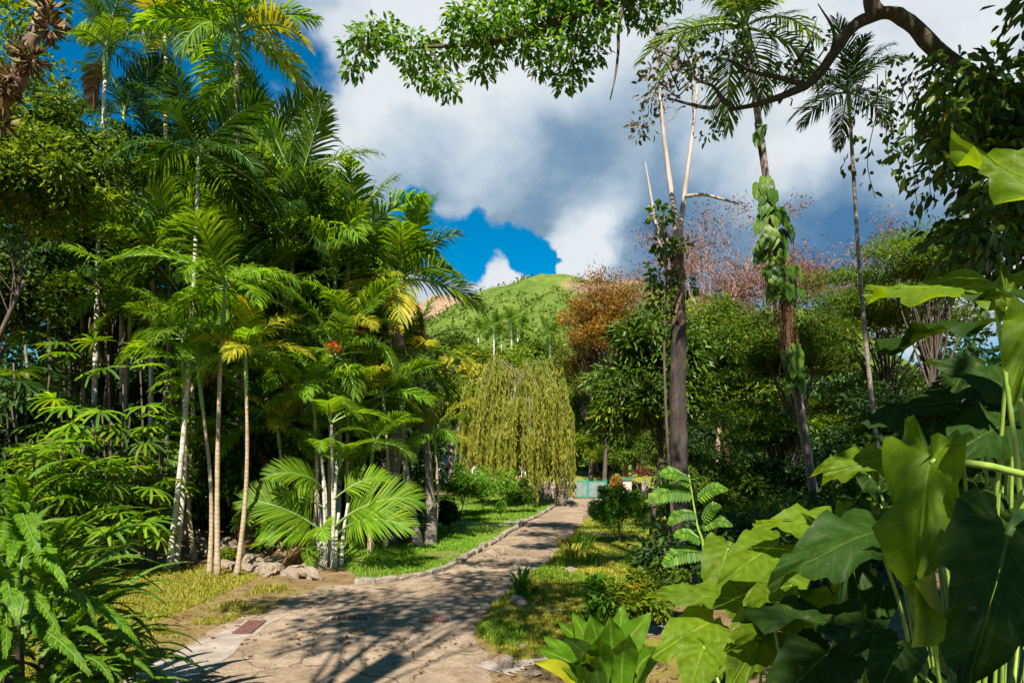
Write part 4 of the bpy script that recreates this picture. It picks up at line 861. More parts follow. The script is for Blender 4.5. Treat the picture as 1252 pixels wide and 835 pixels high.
# bare pinkish tree
def bare_tree(label,bx,cx,cy,d,rpx,rpy,seed,leaf):
    rs=random.Random(seed); base=Vector(ground_at(bx,d)); t=thing('bare_tree',label,'tree',base,'leafless pinkish trees'); tb=MB(); tips=[]
    def grow(p,v,l,r,lev):
        q=p+v*l; m=(p+q)/2+Vector((rs.uniform(-.06,.06),rs.uniform(-.06,.06),rs.uniform(-.02,.06)))*l
        tube(tb,spline([p,m,q],5),[r,r*.65],5 if lev<3 else 3,0,False)
        if lev>=6: tips.append(q); return
        for k in range(rs.choice((2,3,3)) if lev>0 else 4):
            w=(v+Vector((rs.uniform(-1,1),rs.uniform(-1,1),rs.uniform(-.25,.75)))*(.62 if lev>0 else .9)).normalized()
            grow(q,w,l*rs.uniform(.62,.85),r*.6,lev+1)
    topz=CAM_H+(565-cy+rpy)/FPX*d; H=topz-base.z; grow(base,Vector((0,0,1)),H*.3,.22,0)
    tb.build('trunk',M['pinkwood'],t); lb=MB(); tp=np.array([tuple(q) for q in tips]); n=len(tp)*14; P=np.repeat(tp,14,0)+NR.normal(size=(n,3))*.4; leaves(lb,P,rdir(n)+[0,0,.3],rdir(n),.22,.07); lb.build('crown',M[leaf],t)
bare_tree('leafless pink brown tree against dark cloud right of dead trunk',880,880,340,44,52,38,3,'pinkleaf')
bare_tree('second leafless pinkish tree lower right of the first',945,945,365,46,50,38,9,'pinkleaf')
bare_tree('leafless brownish tree top showing above the rust tree',765,765,362,49,30,26,5,'pinkleaf')
# weeping tree
def weeping():
    d=36; base=Vector(ground_at(686,d)); t=thing('weeping_tree','weeping willow like tree with long hanging yellow green strands beside path','tree',base); tb=MB(); sb=MB(); lb=MB()
    top=W(640,470,d)
    P0=spline([base,W(684,590,d),W(672,545,d),W(655,500,d),top],14); tube(tb,P0,[.3,.22,.18,.13,.08],9,0,True,.06)
    tube(tb,spline([base+Vector((-.2,.1,0)),W(690,580,d),W(697,530,d),W(690,480,d)],12),[.2,.15,.1,.05],7)
    anchors=[]
    for i in range(52):
        a=R.uniform(0,6.283); r=R.random()**.55; s=P0[R.randrange(7,14)]; e=np.array(W(637,0,d))*[1,1,0]+np.array([math.cos(a)*r*2.65,math.sin(a)*r*2.4,0]); e[2]=W(0,452+r*r*52+26*math.sin(3*a+1)*r+20*math.sin(7*a+r*5)+R.uniform(-8,14),d).z
        P=spline([s,(s+e)/2+[0,0,.5],e,e+np.array([math.cos(a)*.25,math.sin(a)*.25,-.35])],9); tube(tb,P,[.035,.02,.006],4,0,False)
        for q in range(15): anchors.append((P[R.randrange(3,9)]+NR.normal(size=3)*.2,a))
    PP=[];DD=[]
    for p,a in anchors:
        l=R.uniform(1.4,5.0); l=min(l,p[2]-(1.3 if p[0]<W(650,0,d).x else .6)*R.uniform(.6,1.6)); k=7; dr=np.array([math.cos(a)*.1+R.uniform(-.06,.06),math.sin(a)*.1,-1.0]); s=np.linspace(0,1,k)[:,None]
        Q=p+dr*l*s+np.array([math.cos(a),math.sin(a),.6])*.25*np.sin(PI*s*.8)*(1-s); tube(sb,Q,[.008,.004],3,0,False)
        m=int(l*17); u=NR.random(m); pos=np.stack([np.interp(u,s[:,0],Q[:,j]) for j in range(3)],-1); PP.append(pos); ddd=rdir(m)*[.45,.45,.3]+[0,0,-1]; pos=pos+NR.normal(size=(m,3))*.025; DD.append(ddd)
    PP=np.concatenate(PP); DD=np.concatenate(DD); n=len(PP); leaves(lb,PP,DD,rdir(n),.27*NR.uniform(.5,1.5,n),.034,.1,.2)
    tb.build('trunk',M['greybark'],t); sb.build('twigs',M['petiole'],t); lb.build('crown',M['weep'],t)
weeping()
VL='trees in the valley below the hill'
vt_=[('pale green tree rising directly behind the willow top',640,640,435,75,35,38,'treelight'),
('yellow green tree left of the royal palms',575,575,430,85,28,30,'treelight'),
('dry brownish branched tree behind the yellow frond tips',555,560,440,70,28,28,'weep'),
('rounded dark green tree right of the willow',690,690,445,70,22,35,'tree'),
('mid green tree below the green hill slope',660,662,408,120,26,18,'tree'),
('light green tree at the foot of the hill',600,605,420,130,24,16,'treelight'),
('dark tree at left foot of the hill',560,556,405,140,24,18,'tree'),
('small yellow green tree behind right side of willow',705,706,490,58,24,34,'treelight'),
('bushy tree behind the left side of willow',555,555,495,55,30,38,'treelight'),
('green tree behind the middle of willow',625,625,495,58,36,36,'tree'),
('bright green shrubby tree over the gate',730,735,525,55,34,32,'treelight'),
('leafy tree behind the gate pillar',775,775,545,58,32,36,'tree')]
for lab,bx,cx,cy,d,rx,ry,lf in vt_:
    cy+=26 if cy<450 else 8; s=d/60.; ptree('valley_tree',lab,'tree',VL,bx,cx,cy,d,rx,ry,36,.75*s+.3,170,.26*s+.06,.13*s+.03,lf,'greybark',.2)
RG='royal palms in the valley'
for lab,cx,cy,d,bx,L,n in [('left royal palm with white trunk below the hill',604,408,120,608,3.2,12),('middle royal palm with white trunk below the hill',625,403,118,627,3.2,12),('right royal palm with thin white trunk below the hill',633,412,128,634,3,11),('low dark royal palm right of the white trunked ones',672,420,110,674,3.2,12),('royal palm with dark crown between left and middle ones',613,420,130,614,3.0,12),('royal palm crown at far left near the hill foot',585,412,135,586,3.0,11)]:
    palm(lab,RG,cx,cy,d,bx,L,n,'palm',.2,'palmtrunk',wob=.2,shaft=1.6,name='royal_palm')
# ------------------------------------------------------------------ garden plants
GG='garden shrubs'
def shrub(label,px,py,rpx,rpy,lf,ll,n=22,nl=150,group=GG,name='shrub',by=None,droop=.1,lw=.4,**k):
    rpy=max(rpy,(by-py)*.97); d=gd(by); c=W(px,py,d); return ptree(name,label,'shrub',group,px,px,py,d,rpx,rpy,n,max(.12,.3*rpx/FPX*d),nl,ll,ll*lw,lf,'bark',.025,droop=droop,shell=1.7,trunk_top=.5,wob=.05,**k)
shrub('rounded bright green shrub beside the path at right',757,628,34,34,'shrub',.09,40,260,by=664,lw=.35)
shrub('lush green shrub on the lawn under willow left side',590,600,42,14,'shrub',.14,26,200,by=628)
shrub('bright shrub on the lawn left of the willow',565,598,30,16,'shrub',.13,22,180,by=632)
shrub('dark green shrub at foot of the willow',640,607,16,17,'tree',.14,20,160,by=626)
shrub('small dark bush on the lawn edge by palm trunks',548,632,16,18,'treedark',.12,20,180,by=652)
shrub('thin young shrub on the bright lawn',612,622,9,14,'shrub',.1,10,60,by=636)
shrub('yellow green plant at lower path edge right',735,740,16,26,'shrub',.11,16,120,by=775,droop=.2)
shrub('colourful yellow and orange leaved bush beside strap leaf plant',775,738,36,32,'treelight',.12,30,170,by=775,droop=.2,leafmix=('yellow',.25))
shrub('dark bush with small leaves behind the colourful bush',812,725,34,40,'tree',.1,30,200,by=765)
shrub('low bushy plant left of dead trunk base',800,690,24,26,'tree',.1,20,160,by=716)
shrub('red leaved shrub near the gate pillar',788,577,16,8,'red',.16,12,60,by=606)
shrub('orange brown shrub beside the gate',757,594,14,8,'rust',.18,14,90,by=607)
shrub('shaded bush right of dead trunk',880,600,40,40,'tree',.15,30,170,by=650)
shrub('dark undergrowth bush under the feathery trees',950,600,45,45,'treedark',.16,34,180,by=655)
shrub('dark undergrowth bush behind the elephant ears',1060,560,70,60,'treedark',.16,40,200,by=660)
shrub('tiny yellow green plant at foot of pale stems',276,680,9,10,'treelight',.09,10,80,by=690)
# grass tufts and strap plants
def tuft(label,px,by,h,n,mat,group,w=.02,name='grass_tuft',sp=.15,cat='grass'):
    x,y=G(px,by); t=MB(); 
    for i in range(n):
        a=R.uniform(0,6.283); r=R.random()*sp; l=h*R.uniform(.6,1.2); b=np.array([x+math.cos(a)*r,y+math.sin(a)*r,0]); o=R.uniform(.2,.75)*l; d=np.array([math.cos(a),math.sin(a),0])
        P=spline([b,b+d*o*.3+[0,0,l*.6],b+d*o+[0,0,l*.8]],5); s=np.array([-math.sin(a),math.cos(a),0]); ww=w*np.array([.7,1,.9,.6,.05]); V=np.concatenate([[P[k]-s*ww[k],P[k]+s*ww[k]] for k in range(5)]); t.add(V,[(2*k,2*k+1,2*k+3,2*k+2) for k in range(4)])
    o=t.build(name,M[mat],origin=(x,y,0)); return tag(o,label,cat,group)
TG='grass tufts along the right side of the path'
for i,(px,by,h,n,m) in enumerate([(712,672,.45,130,'grass'),(698,684,.4,100,'drygrass'),(722,690,.35,90,'grass'),(690,668,.3,70,'drygrass')]):
    tuft(['tall green grass tuft at the path edge by the round shrub','yellowish grass tuft nearest the path in the right border','short green tuft on the lawn side of the border','small dry tuft furthest along the path border'][i],px,by,h,n,m,TG,.014,sp=.35)
ag=tuft('spiky agave like plant growing in a stone ring on the grass',637,736,.6,40,'shrub','spiky plants',.03,'agave',.06,'plant')
tuft('spiky grey green plant beside the agave',655,732,.25,26,'tree','spiky plants',.02,'agave',.06,'plant')
tuft('grass like plant on the dark lawn in front of the bush',728,778,.5,40,'grass','spiky plants',.02,'agave',.1,'plant')
# rocks
def rockmesh(seed):
    import bmesh
    rs=np.random.default_rng(seed); bm=bmesh.new(); bmesh.ops.create_icosphere(bm,subdivisions=3,radius=1)
    ks=[(rdir(1)[0],rs.uniform(.55,.95)) for _ in range(9)]; sc=rs.uniform(.7,1.2,3)*[1.1,.9,.7]
    for v in bm.verts:
        p=np.array(v.co)
        for n_,c in ks:
            e=np.dot(p,n_)-c
            if e>0: p=p-n_*e*.9
        p=p*(1+.05*rs.normal())*sc; v.co=p
    me=bpy.data.meshes.new('rock'); bm.to_mesh(me); bm.free(); return me
RK=[]
for s in range(6):
    me=rockmesh(s); me.materials.append(M['rock' if s<4 else 'rockdark']); RK.append(me)
def rock(px,by,size,label,group,name='rock',zoff=0,cat='rock',kk=None):
    x,y=G(px,by); o=bpy.data.objects.new(name,RK[kk if kk is not None else R.randrange(6)]); COL.objects.link(o); o.location=(x,y,float(gz(x,y))+size*.3+zoff); o.rotation_euler=(R.uniform(-.4,.4),R.uniform(-.4,.4),R.uniform(0,6.3)); o.scale=(size,size,size*R.uniform(.7,1)); return tag(o,label,cat,group)
for i in range(34):
    px=R.uniform(130,250); rock(px,663+R.uniform(-4,16)+(px-130)*.03,R.uniform(.05,.16),'grey mossy rock in the shaded rockery edge under left fan palms','shaded rockery rocks')
for i in range(84):
    px=R.uniform(232,388); rock(px,np.interp(px,[235,290,345,385],[676,690,700,703])+R.uniform(-9,8),R.uniform(.08,.22),'pale sunlit limestone rock in the rockery below three pale stems','sunlit rockery rocks',kk=R.randrange(4))
rock(240,662,.22,'largest pale rock at top of the rockery by dark gap','sunlit rockery rocks',kk=0)
rock(352,690,.2,'largest low sunlit rock right of the fallen fronds','sunlit rockery rocks',kk=1)
rock(636,739,.16,'small dark stone set under the agave','agave stones'); 
for px,by,s,l in [(632,735,.09,'white block in the agave ring'),]: rock(px,by,s,'small stone ring piece at left of agave','agave stones',kk=2)
for px,by,s,l in [(618,813,.13,'flat pale stone lying at the path edge near bottom'),(650,826,.1,'round pale stone beside the strap leaf clump'),(615,678,.14,'pale stone beside the kerb on the lawn'),(600,681,.2,'flat stone near the kerb below palm trunks'),(640,650,.12,'white stone on bright lawn'),(690,665,.16,'grey stone in right border by tuft'),(697,700,.14,'grey stone in border behind the agave'),(640,793,.07,'small white stone on the grass verge')]: rock(px,by,s,l,'loose garden stones',kk=R.randrange(4))
# kerb on the left side of the path
kb=spline([(*G(*p),0) for p in [(395,713),(440,714),(480,711),(546,697),(600,668),(642,641),(668,627),(690,611),(699,601)]],170)
mb=MB()
def blockv(c,t,l,w,h):
    s=np.array([-t[1],t[0],0]); V=[]
    for z,k in ((-.03,1),(h*.75,.97),(h,.8)):
        for a,b in ((-1,-1),(1,-1),(1,1),(-1,1)): V.append(c+t*l*a*k+s*w*b*k+np.array([0,0,z])+NR.normal(size=3)*.008)
    Q=[]
    for r in range(2):
        for k in range(4): Q.append((r*4+k,r*4+(k+1)%4,r*4+4+(k+1)%4,r*4+4+k))
    Q.append((8,9,10,11)); return V,Q
seg=np.concatenate([[0],np.cumsum(np.linalg.norm(np.diff(kb,axis=0),axis=1))]); pos=0
while pos<seg[-1]-.3:
    l=R.uniform(.16,.32); c=np.array([np.interp(pos+l,seg,kb[:,j]) for j in range(3)]); c2=np.array([np.interp(pos+l+.1,seg,kb[:,j]) for j in range(3)]); t_=nrm(c2-c)
    if R.random()>.06:
        V,Q=blockv(c+np.array([R.uniform(-.03,.03),0,0])+np.array([-t_[1],t_[0],0])*.12,t_,l*.95,R.uniform(.07,.11),R.uniform(.06,.12)); mb.add(V,Q)
    pos+=2*l
ko=mb.build('kerb',M['rockdark'],smooth=False); tag(ko,'low rough stone kerb along the left side of the path','kerb')
# drain covers in the path
def slab(name,label,cat,quad,z,mat,group,slots=7):
    q=[np.array([*G(*p),0]) for p in quad]; x0=q[0]; t=thing(name,label,cat,tuple(x0),group); mb=MB()
    lo=[p+[0,0,-.02] for p in q]; hi=[p+[0,0,z] for p in q]; mb.add(lo+hi,[(4,5,6,7),(0,1,5,4),(1,2,6,5),(2,3,7,6),(3,0,4,7)]); mb.build('frame',M['concrete'],t,smooth=False)
    c=sum(q)/4; mb=MB(); hi2=[c+(p-c)*.86+[0,0,z+.003] for p in q]
    n=slots
    for k in range(n):
        f0=(k+.1)/n; f1=(k+.85)/n; a=hi2[0]+(hi2[1]-hi2[0])*f0; b=hi2[0]+(hi2[1]-hi2[0])*f1; c_=hi2[3]+(hi2[2]-hi2[3])*f1; d_=hi2[3]+(hi2[2]-hi2[3])*f0
        up=np.array([0,0,.012]); mb.add([a,b,c_,d_,a+up,b+up,c_+up,d_+up],[(4,5,6,7),(0,1,5,4),(1,2,6,5),(2,3,7,6),(3,0,4,7)])
    mb.build('grate',M[mat],t,smooth=False); return t
DGr='rusty covers let into the path'
slab('drain_cover','rusty brown cover on the pale strip at left of path','drain cover',[(276,777),(313,777),(334,759),(300,759)],.012,'rust_iron',DGr,1)
slab('drain_cover','dark slotted cover in middle of path under the areca clump','drain cover',[(400,760),(455,760),(452,754),(403,754)],.02,'rust_iron',DGr)
slab('drain_cover','reddish cover right of the dark slotted one','drain cover',[(499,762),(563,762),(560,756),(503,756)],.012,'rust_iron',DGr,1)
slab('drain_cover','dark cover at bottom left edge of path','drain cover',[(165,838),(212,838),(220,829),(178,829)],.012,'rust_iron',DGr,1)
# fallen fronds pile
px,py=G(322,686); t=thing('fallen_fronds','pile of fallen red brown dry palm fronds on rockery','dead fronds',(px,py+.8,float(gz(px,py+.8))))
for i in range(11): inst('frond',FR['dead'][R.choice((3,4,5))],t,(R.uniform(-.5,.3),R.uniform(-.3,.3),R.uniform(.1,.5)),(R.uniform(-.5,.5),R.uniform(.2,.6),R.uniform(-.6,.5) if i%2 else R.uniform(2.6,3.6)),R.uniform(.7,1.1))
px,py=G(372,697); t=thing('withered_palm','withered low palm with brown hanging leaves at path edge','palm',(px,py,0))
for i in range(12): inst('frond',FR['dead' if i>3 else 'bright'][R.choice((3,5,6))],t,(R.uniform(-.1,.1),0,.45),(0,R.uniform(.0,.4),R.uniform(0,6.3)),R.uniform(.55,.8))
# gate, pillar, wall, shed, car
gy=43.5; gx0=W(700,600,gy).x; gx1=W(741,600,gy).x
t=thing('garden_gate','green framed netting gate closing the far end of path','gate',((gx0+gx1)/2,gy,0))
def boxv(mb,x0,x1,y0,y1,z0,z1,mi=0):
    mb.add([(x0,y0,z0),(x1,y0,z0),(x1,y1,z0),(x0,y1,z0),(x0,y0,z1),(x1,y0,z1),(x1,y1,z1),(x0,y1,z1)],[(0,3,2,1),(4,5,6,7),(0,1,5,4),(1,2,6,5),(2,3,7,6),(3,0,4,7)],None,mi)
gm=W(718.5,0,gy).x
for xx,w in ((gx0,.05),(gm,.06),(gx1,.05)):
    mb=MB(); boxv(mb,xx-w,xx+w,gy-w,gy+w,0,1.25); mb.build('post',M['green_paint'],t,smooth=False)
for a,b2 in ((gx0+.05,gm-.06),(gm+.06,gx1-.05)):
    mb=MB(); boxv(mb,a,b2,gy-.012,gy+.012,.15,1.05); mb.build('net_panel',M['mesh_panel'],t,smooth=False)
    mb=MB(); boxv(mb,a,b2,gy-.03,gy+.03,1.06,1.12); boxv(mb,a,b2,gy-.03,gy+.03,.08,.14); mb.build('rail',M['green_paint'],t,smooth=False)
c=W(766,600,44); mb=MB(); boxv(mb,c.x-.27,c.x+.27,43.7,44.3,0,1.15); t=thing('gate_pillar','short pinkish white pillar right of the gate','pillar',(c.x,44,0)); mb.build('shaft',M['pink_wall'],t,smooth=False)
mb=MB(); boxv(mb,c.x-.34,c.x+.34,43.62,44.38,1.15,1.27); mb.build('cap',M['green_paint'],t,smooth=False)
c=W(788,600,44); mb=MB(); boxv(mb,c.x-.2,c.x+.2,43.8,44.2,0,.95); t=thing('gate_pillar','grey square pillar right of the pinkish pillar','pillar',(c.x,44,0)); mb.build('shaft',M['concrete'],t,smooth=False); mb=MB(); boxv(mb,c.x-.24,c.x+.24,43.76,44.24,.95,1.02); mb.build('cap',M['concrete'],t,smooth=False)
def stonewall(label,a,bq,h,d0,mat='rock',name='stone_wall'):
    t=thing(name,label,'wall',(a[0],a[1],0)); mb=MB(); A=np.array([*a,0.]); B=np.array([*bq,0.]); L=np.linalg.norm(B-A); tt=(B-A)/L; z=0
    while z<h:
        hh=R.uniform(.14,.22); p=R.uniform(-.2,0)
        while p<L:
            l=R.uniform(.14,.3); V,Q=blockv(A+tt*min(L,max(0,p+l))+[0,0,z],tt,l*.97,d0,hh*.97); mb.add(V,Q); p+=2*l
        z+=hh
    mb.build('masonry',M[mat],t,smooth=False); return t
x0,y0=(W(655,600,41).x,41.5); stonewall('low cream stone wall left of the gate under the willow',(x0,43),(W(699,600,43.4).x,43.4),.95,.18)
stonewall('low grey stone wall under the trees right of dead trunk',(W(850,640,25).x,25.5),(W(1030,640,23).x,23.5),.75,.2,'rockdark')
# shed
c=W(553,570,60); t=thing('shed','small pale shed with curved white roof behind the yellow palm fronds','shed',(c.x,60,0)); mb=MB(); boxv(mb,c.x-1.4,c.x+1.4,60,62.5,0,2.0); mb.build('wall',M['white_wall'],t,smooth=False)
mb=MB(); n=12; V=[]
for y in (59.8,62.7):
    for k in range(n+1): a=PI*k/n; V.append((c.x-math.cos(a)*1.55,y,2.0+math.sin(a)*.9))
V2=[(x,y,z) for x,y,z in V]; Q=[(k,k+1,n+2+k,n+1+k) for k in range(n)]; Tr=[]
mb.add(V2+[(c.x,59.8,2.0),(c.x,62.7,2.0)],Q,[(k+1,k,2*n+2) for k in range(n)]+[(n+1+k,n+2+k,2*n+3) for k in range(n)]); mb.build('roof',M['roofsheet'],t)
mb=MB(); boxv(mb,c.x+.2,c.x+.95,59.96,60.02,0.02,1.8); mb.build('door',M['greybark'],t,smooth=False)
c=W(580,575,55); mb=MB(); t=thing('boundary_wall','pale boundary wall with square posts seen through the willow','wall',(c.x,55,0))
mb=MB(); boxv(mb,W(553,0,55).x,W(640,0,55).x,55,55.2,0,1.2); mb.build('panel',M['pink_wall'],t,smooth=False)
for q in (553,580,610,640):
    mb=MB(); xx=W(q,0,55).x; boxv(mb,xx-.2,xx+.2,54.85,55.35,0,2.0); mb.build('post',M['white_wall'],t,smooth=False)
# car
def car():
    c=W(654,566,62); x,y=c.x,62.; t=thing('parked_car','red and white car parked half hidden behind the willow strands','car',(x,y,0)); 
    prof=[(-2,.35),(-2,.8),(-1.85,.95),(-1.1,1.02),(-.6,1.5),(.7,1.52),(1.3,1.05),(1.95,.95),(2.02,.6),(2,.35)]
    def ext(pr,hw,nm,mt,par,inset=0):
        mb=MB(); n=len(pr); V=[(x+a,y-hw,b) for a,b in pr]+[(x+a,y+hw,b) for a,b in pr]; Q=[(k,(k+1)%n,n+(k+1)%n,n+k) for k in range(n)]; mb.add(V+[(x,y-hw,.8),(x,y+hw,.8)],Q,[((k+1)%n,k,2*n) for k in range(n)]+[(n+k,n+(k+1)%n,2*n+1) for k in range(n)]); return mb.build(nm,M[mt],par,smooth=False)
    ext([(-2,.35),(-2,.8),(-1.85,.95),(1.95,.95),(2.02,.6),(2,.35)],.82,'body','carpaint',t); ext([(-1.15,.952),(-.6,1.5),(.7,1.52),(1.3,.952)],.7,'cabin','carwhite',t)
    ext([(-.98,1.0),(-.55,1.42),(.6,1.43),(1.05,1.0)],.71,'window','glass',t)
    for a in (-1.25,1.25):
        for s in (-1,1):
            mb=MB(); tube(mb,[(x+a,y+s*.66,.33),(x+a,y+s*.84,.33)],.33,16); w=mb.build('wheel',M['tyre'],t); mb=MB(); tube(mb,[(x+a,y+s*.83,.33),(x+a,y+s*.855,.33)],.19,12); mb.build('rim',M['carwhite'],w,origin=t.location)
car()
# ------------------------------------------------------------------ grass, litter
def grass_stuff(name,label,poly,n,h,mat,sel,seed):
    rs=np.random.default_rng(seed); P=np.array(poly); lo=P.min(0); hi=P.max(0); pts=[]
    k=0
    x=rs.uniform(lo[0],hi[0],n*5); v=rs.uniform(1/hi[1],1/lo[1],n*5); y=1/v
    m=inpoly(x,y,poly)&~inpoly(x,y,path_poly)&(sel(x,y)); x=x[m][:n]; y=y[m][:n]; n=len(x)
    a=rs.uniform(0,6.283,n); l=h*rs.uniform(.4,1.3,n)*(.5+fbm(x,y,1.3,61)); w=.0035+.0004*y+0*a
    b=np.stack([x,y,gz(x,y)],-1); s=np.stack([np.cos(a),np.sin(a),0*a],-1); f=np.stack([-np.sin(a),np.cos(a),0*a],-1)
    lean=rs.uniform(.1,.8,n)
    V=np.stack([b-s*w[:,None],b+s*w[:,None],b+f*(l*lean*.4)[:,None]+np.array([0,0,1])*(l*.6)[:,None]+s*(w*.8)[:,None],b+f*(l*lean*.4)[:,None]+np.array([0,0,1])*(l*.6)[:,None]-s*(w*.8)[:,None],b+f*(l*lean)[:,None]+np.array([0,0,1])*(l*.85)[:,None]],1)
    i=np.arange(n)[:,None]*5; mb=MB(); mb.add(V.reshape(-1,3),i+np.array([[0,1,2,3]]),i+np.array([[3,2,4]])); o=mb.build(name,M[mat],smooth=False); return tag(o,label,'grass',None,'stuff')
def not_earth(x,y): return ~inpoly(x,y,earth)&(fbm(x,y,.8,9)>.2)
def some_earth(x,y): return (fbm(x,y,1.6,70)>.52)
grass_stuff('dry_grass','short dry yellow green grass on the left lawn',left_lawn,80000,.07,'drygrass',lambda x,y:not_earth(x,y)|((fbm(x,y,1.6,70)>.55)),1)
grass_stuff('verge_grass','short yellow green grass on the verge right of the path',right_lawn,70000,.06,'drygrass',lambda x,y:fbm(x,y,.7,14)+.2*(y<14)>.42,2)
grass_stuff('lawn_grass','fresh green grass on lawns along the path',left_far,50000,.08,'grass',lambda x,y:fbm(x,y,.9,15)>.36,3)
grass_stuff('weedy_grass','taller green grass tufts mixed into the right verge',right_lawn,22000,.12,'grass',lambda x,y:fbm(x,y,1.1,17)>.56,4)
# leaf litter
n=6000; x=NR.uniform(-11,4.5,n); y=1/NR.uniform(1/26,1/6.5,n); mb=MB(); keep=NR.random(n)<np.where(inpoly(x,y,path_poly),np.where(fbm(x,y,.9,91)>.55,.8,.06),.9); x=x[keep]; y=y[keep]; n=len(x)
leaves(mb,np.stack([x,y,gz(x,y)+.02],-1),np.concatenate([rdir(n)[:,:2],np.zeros((n,1))],1)+[0,0,.02],rdir(n)*.25+[0,0,1],NR.uniform(.03,.1,n),NR.uniform(.015,.045,n),.3,.1)
tag(mb.build('leaf_litter',M['dead']),'brown fallen leaves scattered over path and beds','fallen leaves',None,'stuff')
# weeds on the path and under the rockery
n=3000; x=NR.uniform(-5,3,n); y=1/NR.uniform(1/22,1/7,n); m=(fbm(x,y,1.5,81)>.62)&inpoly(x,y,path_poly); x=x[m]; y=y[m]; n=len(x); mb=MB()
leaves(mb,np.stack([x,y,0*x+.008],-1),rdir(n)*[1,1,.2]+[0,0,.5],rdir(n),NR.uniform(.02,.05,n),.012); tag(mb.build('path_weeds',M['drygrass']),'tiny weeds sprouting in the worn path','weeds',None,'stuff')

# ------------------------------------------------------------------ more of the grove and of the undergrowth
UG='shaded understory bushes'
def ubush(px,d,h,w_,lf,ll):
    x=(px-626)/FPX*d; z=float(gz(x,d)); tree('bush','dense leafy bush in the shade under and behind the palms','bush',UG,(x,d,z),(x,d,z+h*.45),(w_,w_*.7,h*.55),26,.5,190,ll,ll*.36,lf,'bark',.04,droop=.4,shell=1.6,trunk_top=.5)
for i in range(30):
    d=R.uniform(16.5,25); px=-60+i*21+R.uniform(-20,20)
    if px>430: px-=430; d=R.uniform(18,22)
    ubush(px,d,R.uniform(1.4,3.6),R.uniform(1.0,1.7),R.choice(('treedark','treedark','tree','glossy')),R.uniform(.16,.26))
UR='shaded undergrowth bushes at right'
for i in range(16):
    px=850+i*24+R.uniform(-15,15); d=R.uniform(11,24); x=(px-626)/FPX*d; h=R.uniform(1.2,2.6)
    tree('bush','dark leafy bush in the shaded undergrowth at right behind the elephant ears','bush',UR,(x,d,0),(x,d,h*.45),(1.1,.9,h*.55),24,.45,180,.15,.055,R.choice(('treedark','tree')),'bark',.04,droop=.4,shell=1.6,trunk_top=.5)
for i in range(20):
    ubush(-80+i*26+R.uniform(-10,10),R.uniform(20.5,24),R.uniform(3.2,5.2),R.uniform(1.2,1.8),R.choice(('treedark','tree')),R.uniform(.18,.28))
SP='palms crowded in the shade of the grove'
for px,py,d,L_ in [(60,300,21,2.2),(100,360,20,2.0),(160,400,19,2.0),(210,340,18,2.2),(300,300,18.5,2.3),(345,420,19,2.0),(385,330,20,2.4),(235,420,17,1.7),(380,500,17.5,1.7),(300,560,17,1.5),(30,400,22,2.2),(430,380,22,2.4),(350,480,18,1.8),(265,300,20,2.4),(185,240,22,2.2),(90,230,23,2.2),(320,250,21,2.3),(395,375,21.5,2.0),(350,320,17.5,2.0),(300,400,17,1.9),(410,370,18,2.0),(440,365,21.5,1.9),(215,310,20,2.1),(150,340,21,2.2),(455,390,22,1.9),(360,410,19,2.0),(270,260,22.5,2.3)]:
    palm('green palm crowded among the taller palms in the shade of the grove',SP,px,py,d,px+R.uniform(-14,14),L_,13,R.choice(('palm','palm','dark','bright')),.06,R.choice(('tantrunk','greytrunk')),mixin=('palm','bright'),dead=R.choice((0,1)))
# ------------------------------------------------------------------ shade trees out of frame, left of and behind the camera
SHG='shade trees around the garden'
tree('broadleaf_tree','tall shade tree standing beyond the left edge of view','tree',SHG,(-14,-2,0),(-12,1.5,9.5),(3.2,2.6,3.0),40,1.1,200,.28,.12,'tree','greybark',.3)
tree('broadleaf_tree','spreading thinly leaved tree behind the viewpoint whose boughs shade the path','tree',SHG,(-5.5,-5,0),(-2.4,.8,10.8),(3.3,3.4,1.3),26,.85,170,.2,.09,'tree','greybark',.26,flat=.5,limbs=14,limb0=.55,limbr=.24)
tree('broadleaf_tree','tree behind the viewpoint shading the elephant ear plants','tree',SHG,(2.5,-9.5,0),(.9,-6.7,9.5),(2.0,1.5,1.5),20,.75,150,.22,.1,'tree','greybark',.3)
tree('broadleaf_tree','unseen dense tree added right of the viewpoint to darken the elephant ears','tree',SHG,(6.5,-1.5,0),(4.9,.4,7.4),(2.7,2.6,1.7),34,1.0,200,.2,.09,'treedark','bark',.25)  # unseen tree added to keep sky light off the ear leaves
VB='bushes beyond the gate'
for px,py,d,rx,ry,lf in [(690,553,54,20,36,'tree'),(722,548,52,22,36,'treelight'),(750,556,49,22,40,'treelight'),(775,556,47,22,40,'tree'),(808,560,40,26,46,'tree'),(845,565,38,28,48,'treedark'),(672,575,58,18,18,'tree'),(735,575,60,26,14,'tree')]:
    ptree('bush','leafy bush growing on the slope beyond the garden gate and pillars','bush',VB,px,px,py,d,rx,ry,30,.6,170,.22,.08,lf,'bark',.05,droop=.3,shell=1.6,trunk_top=.5)

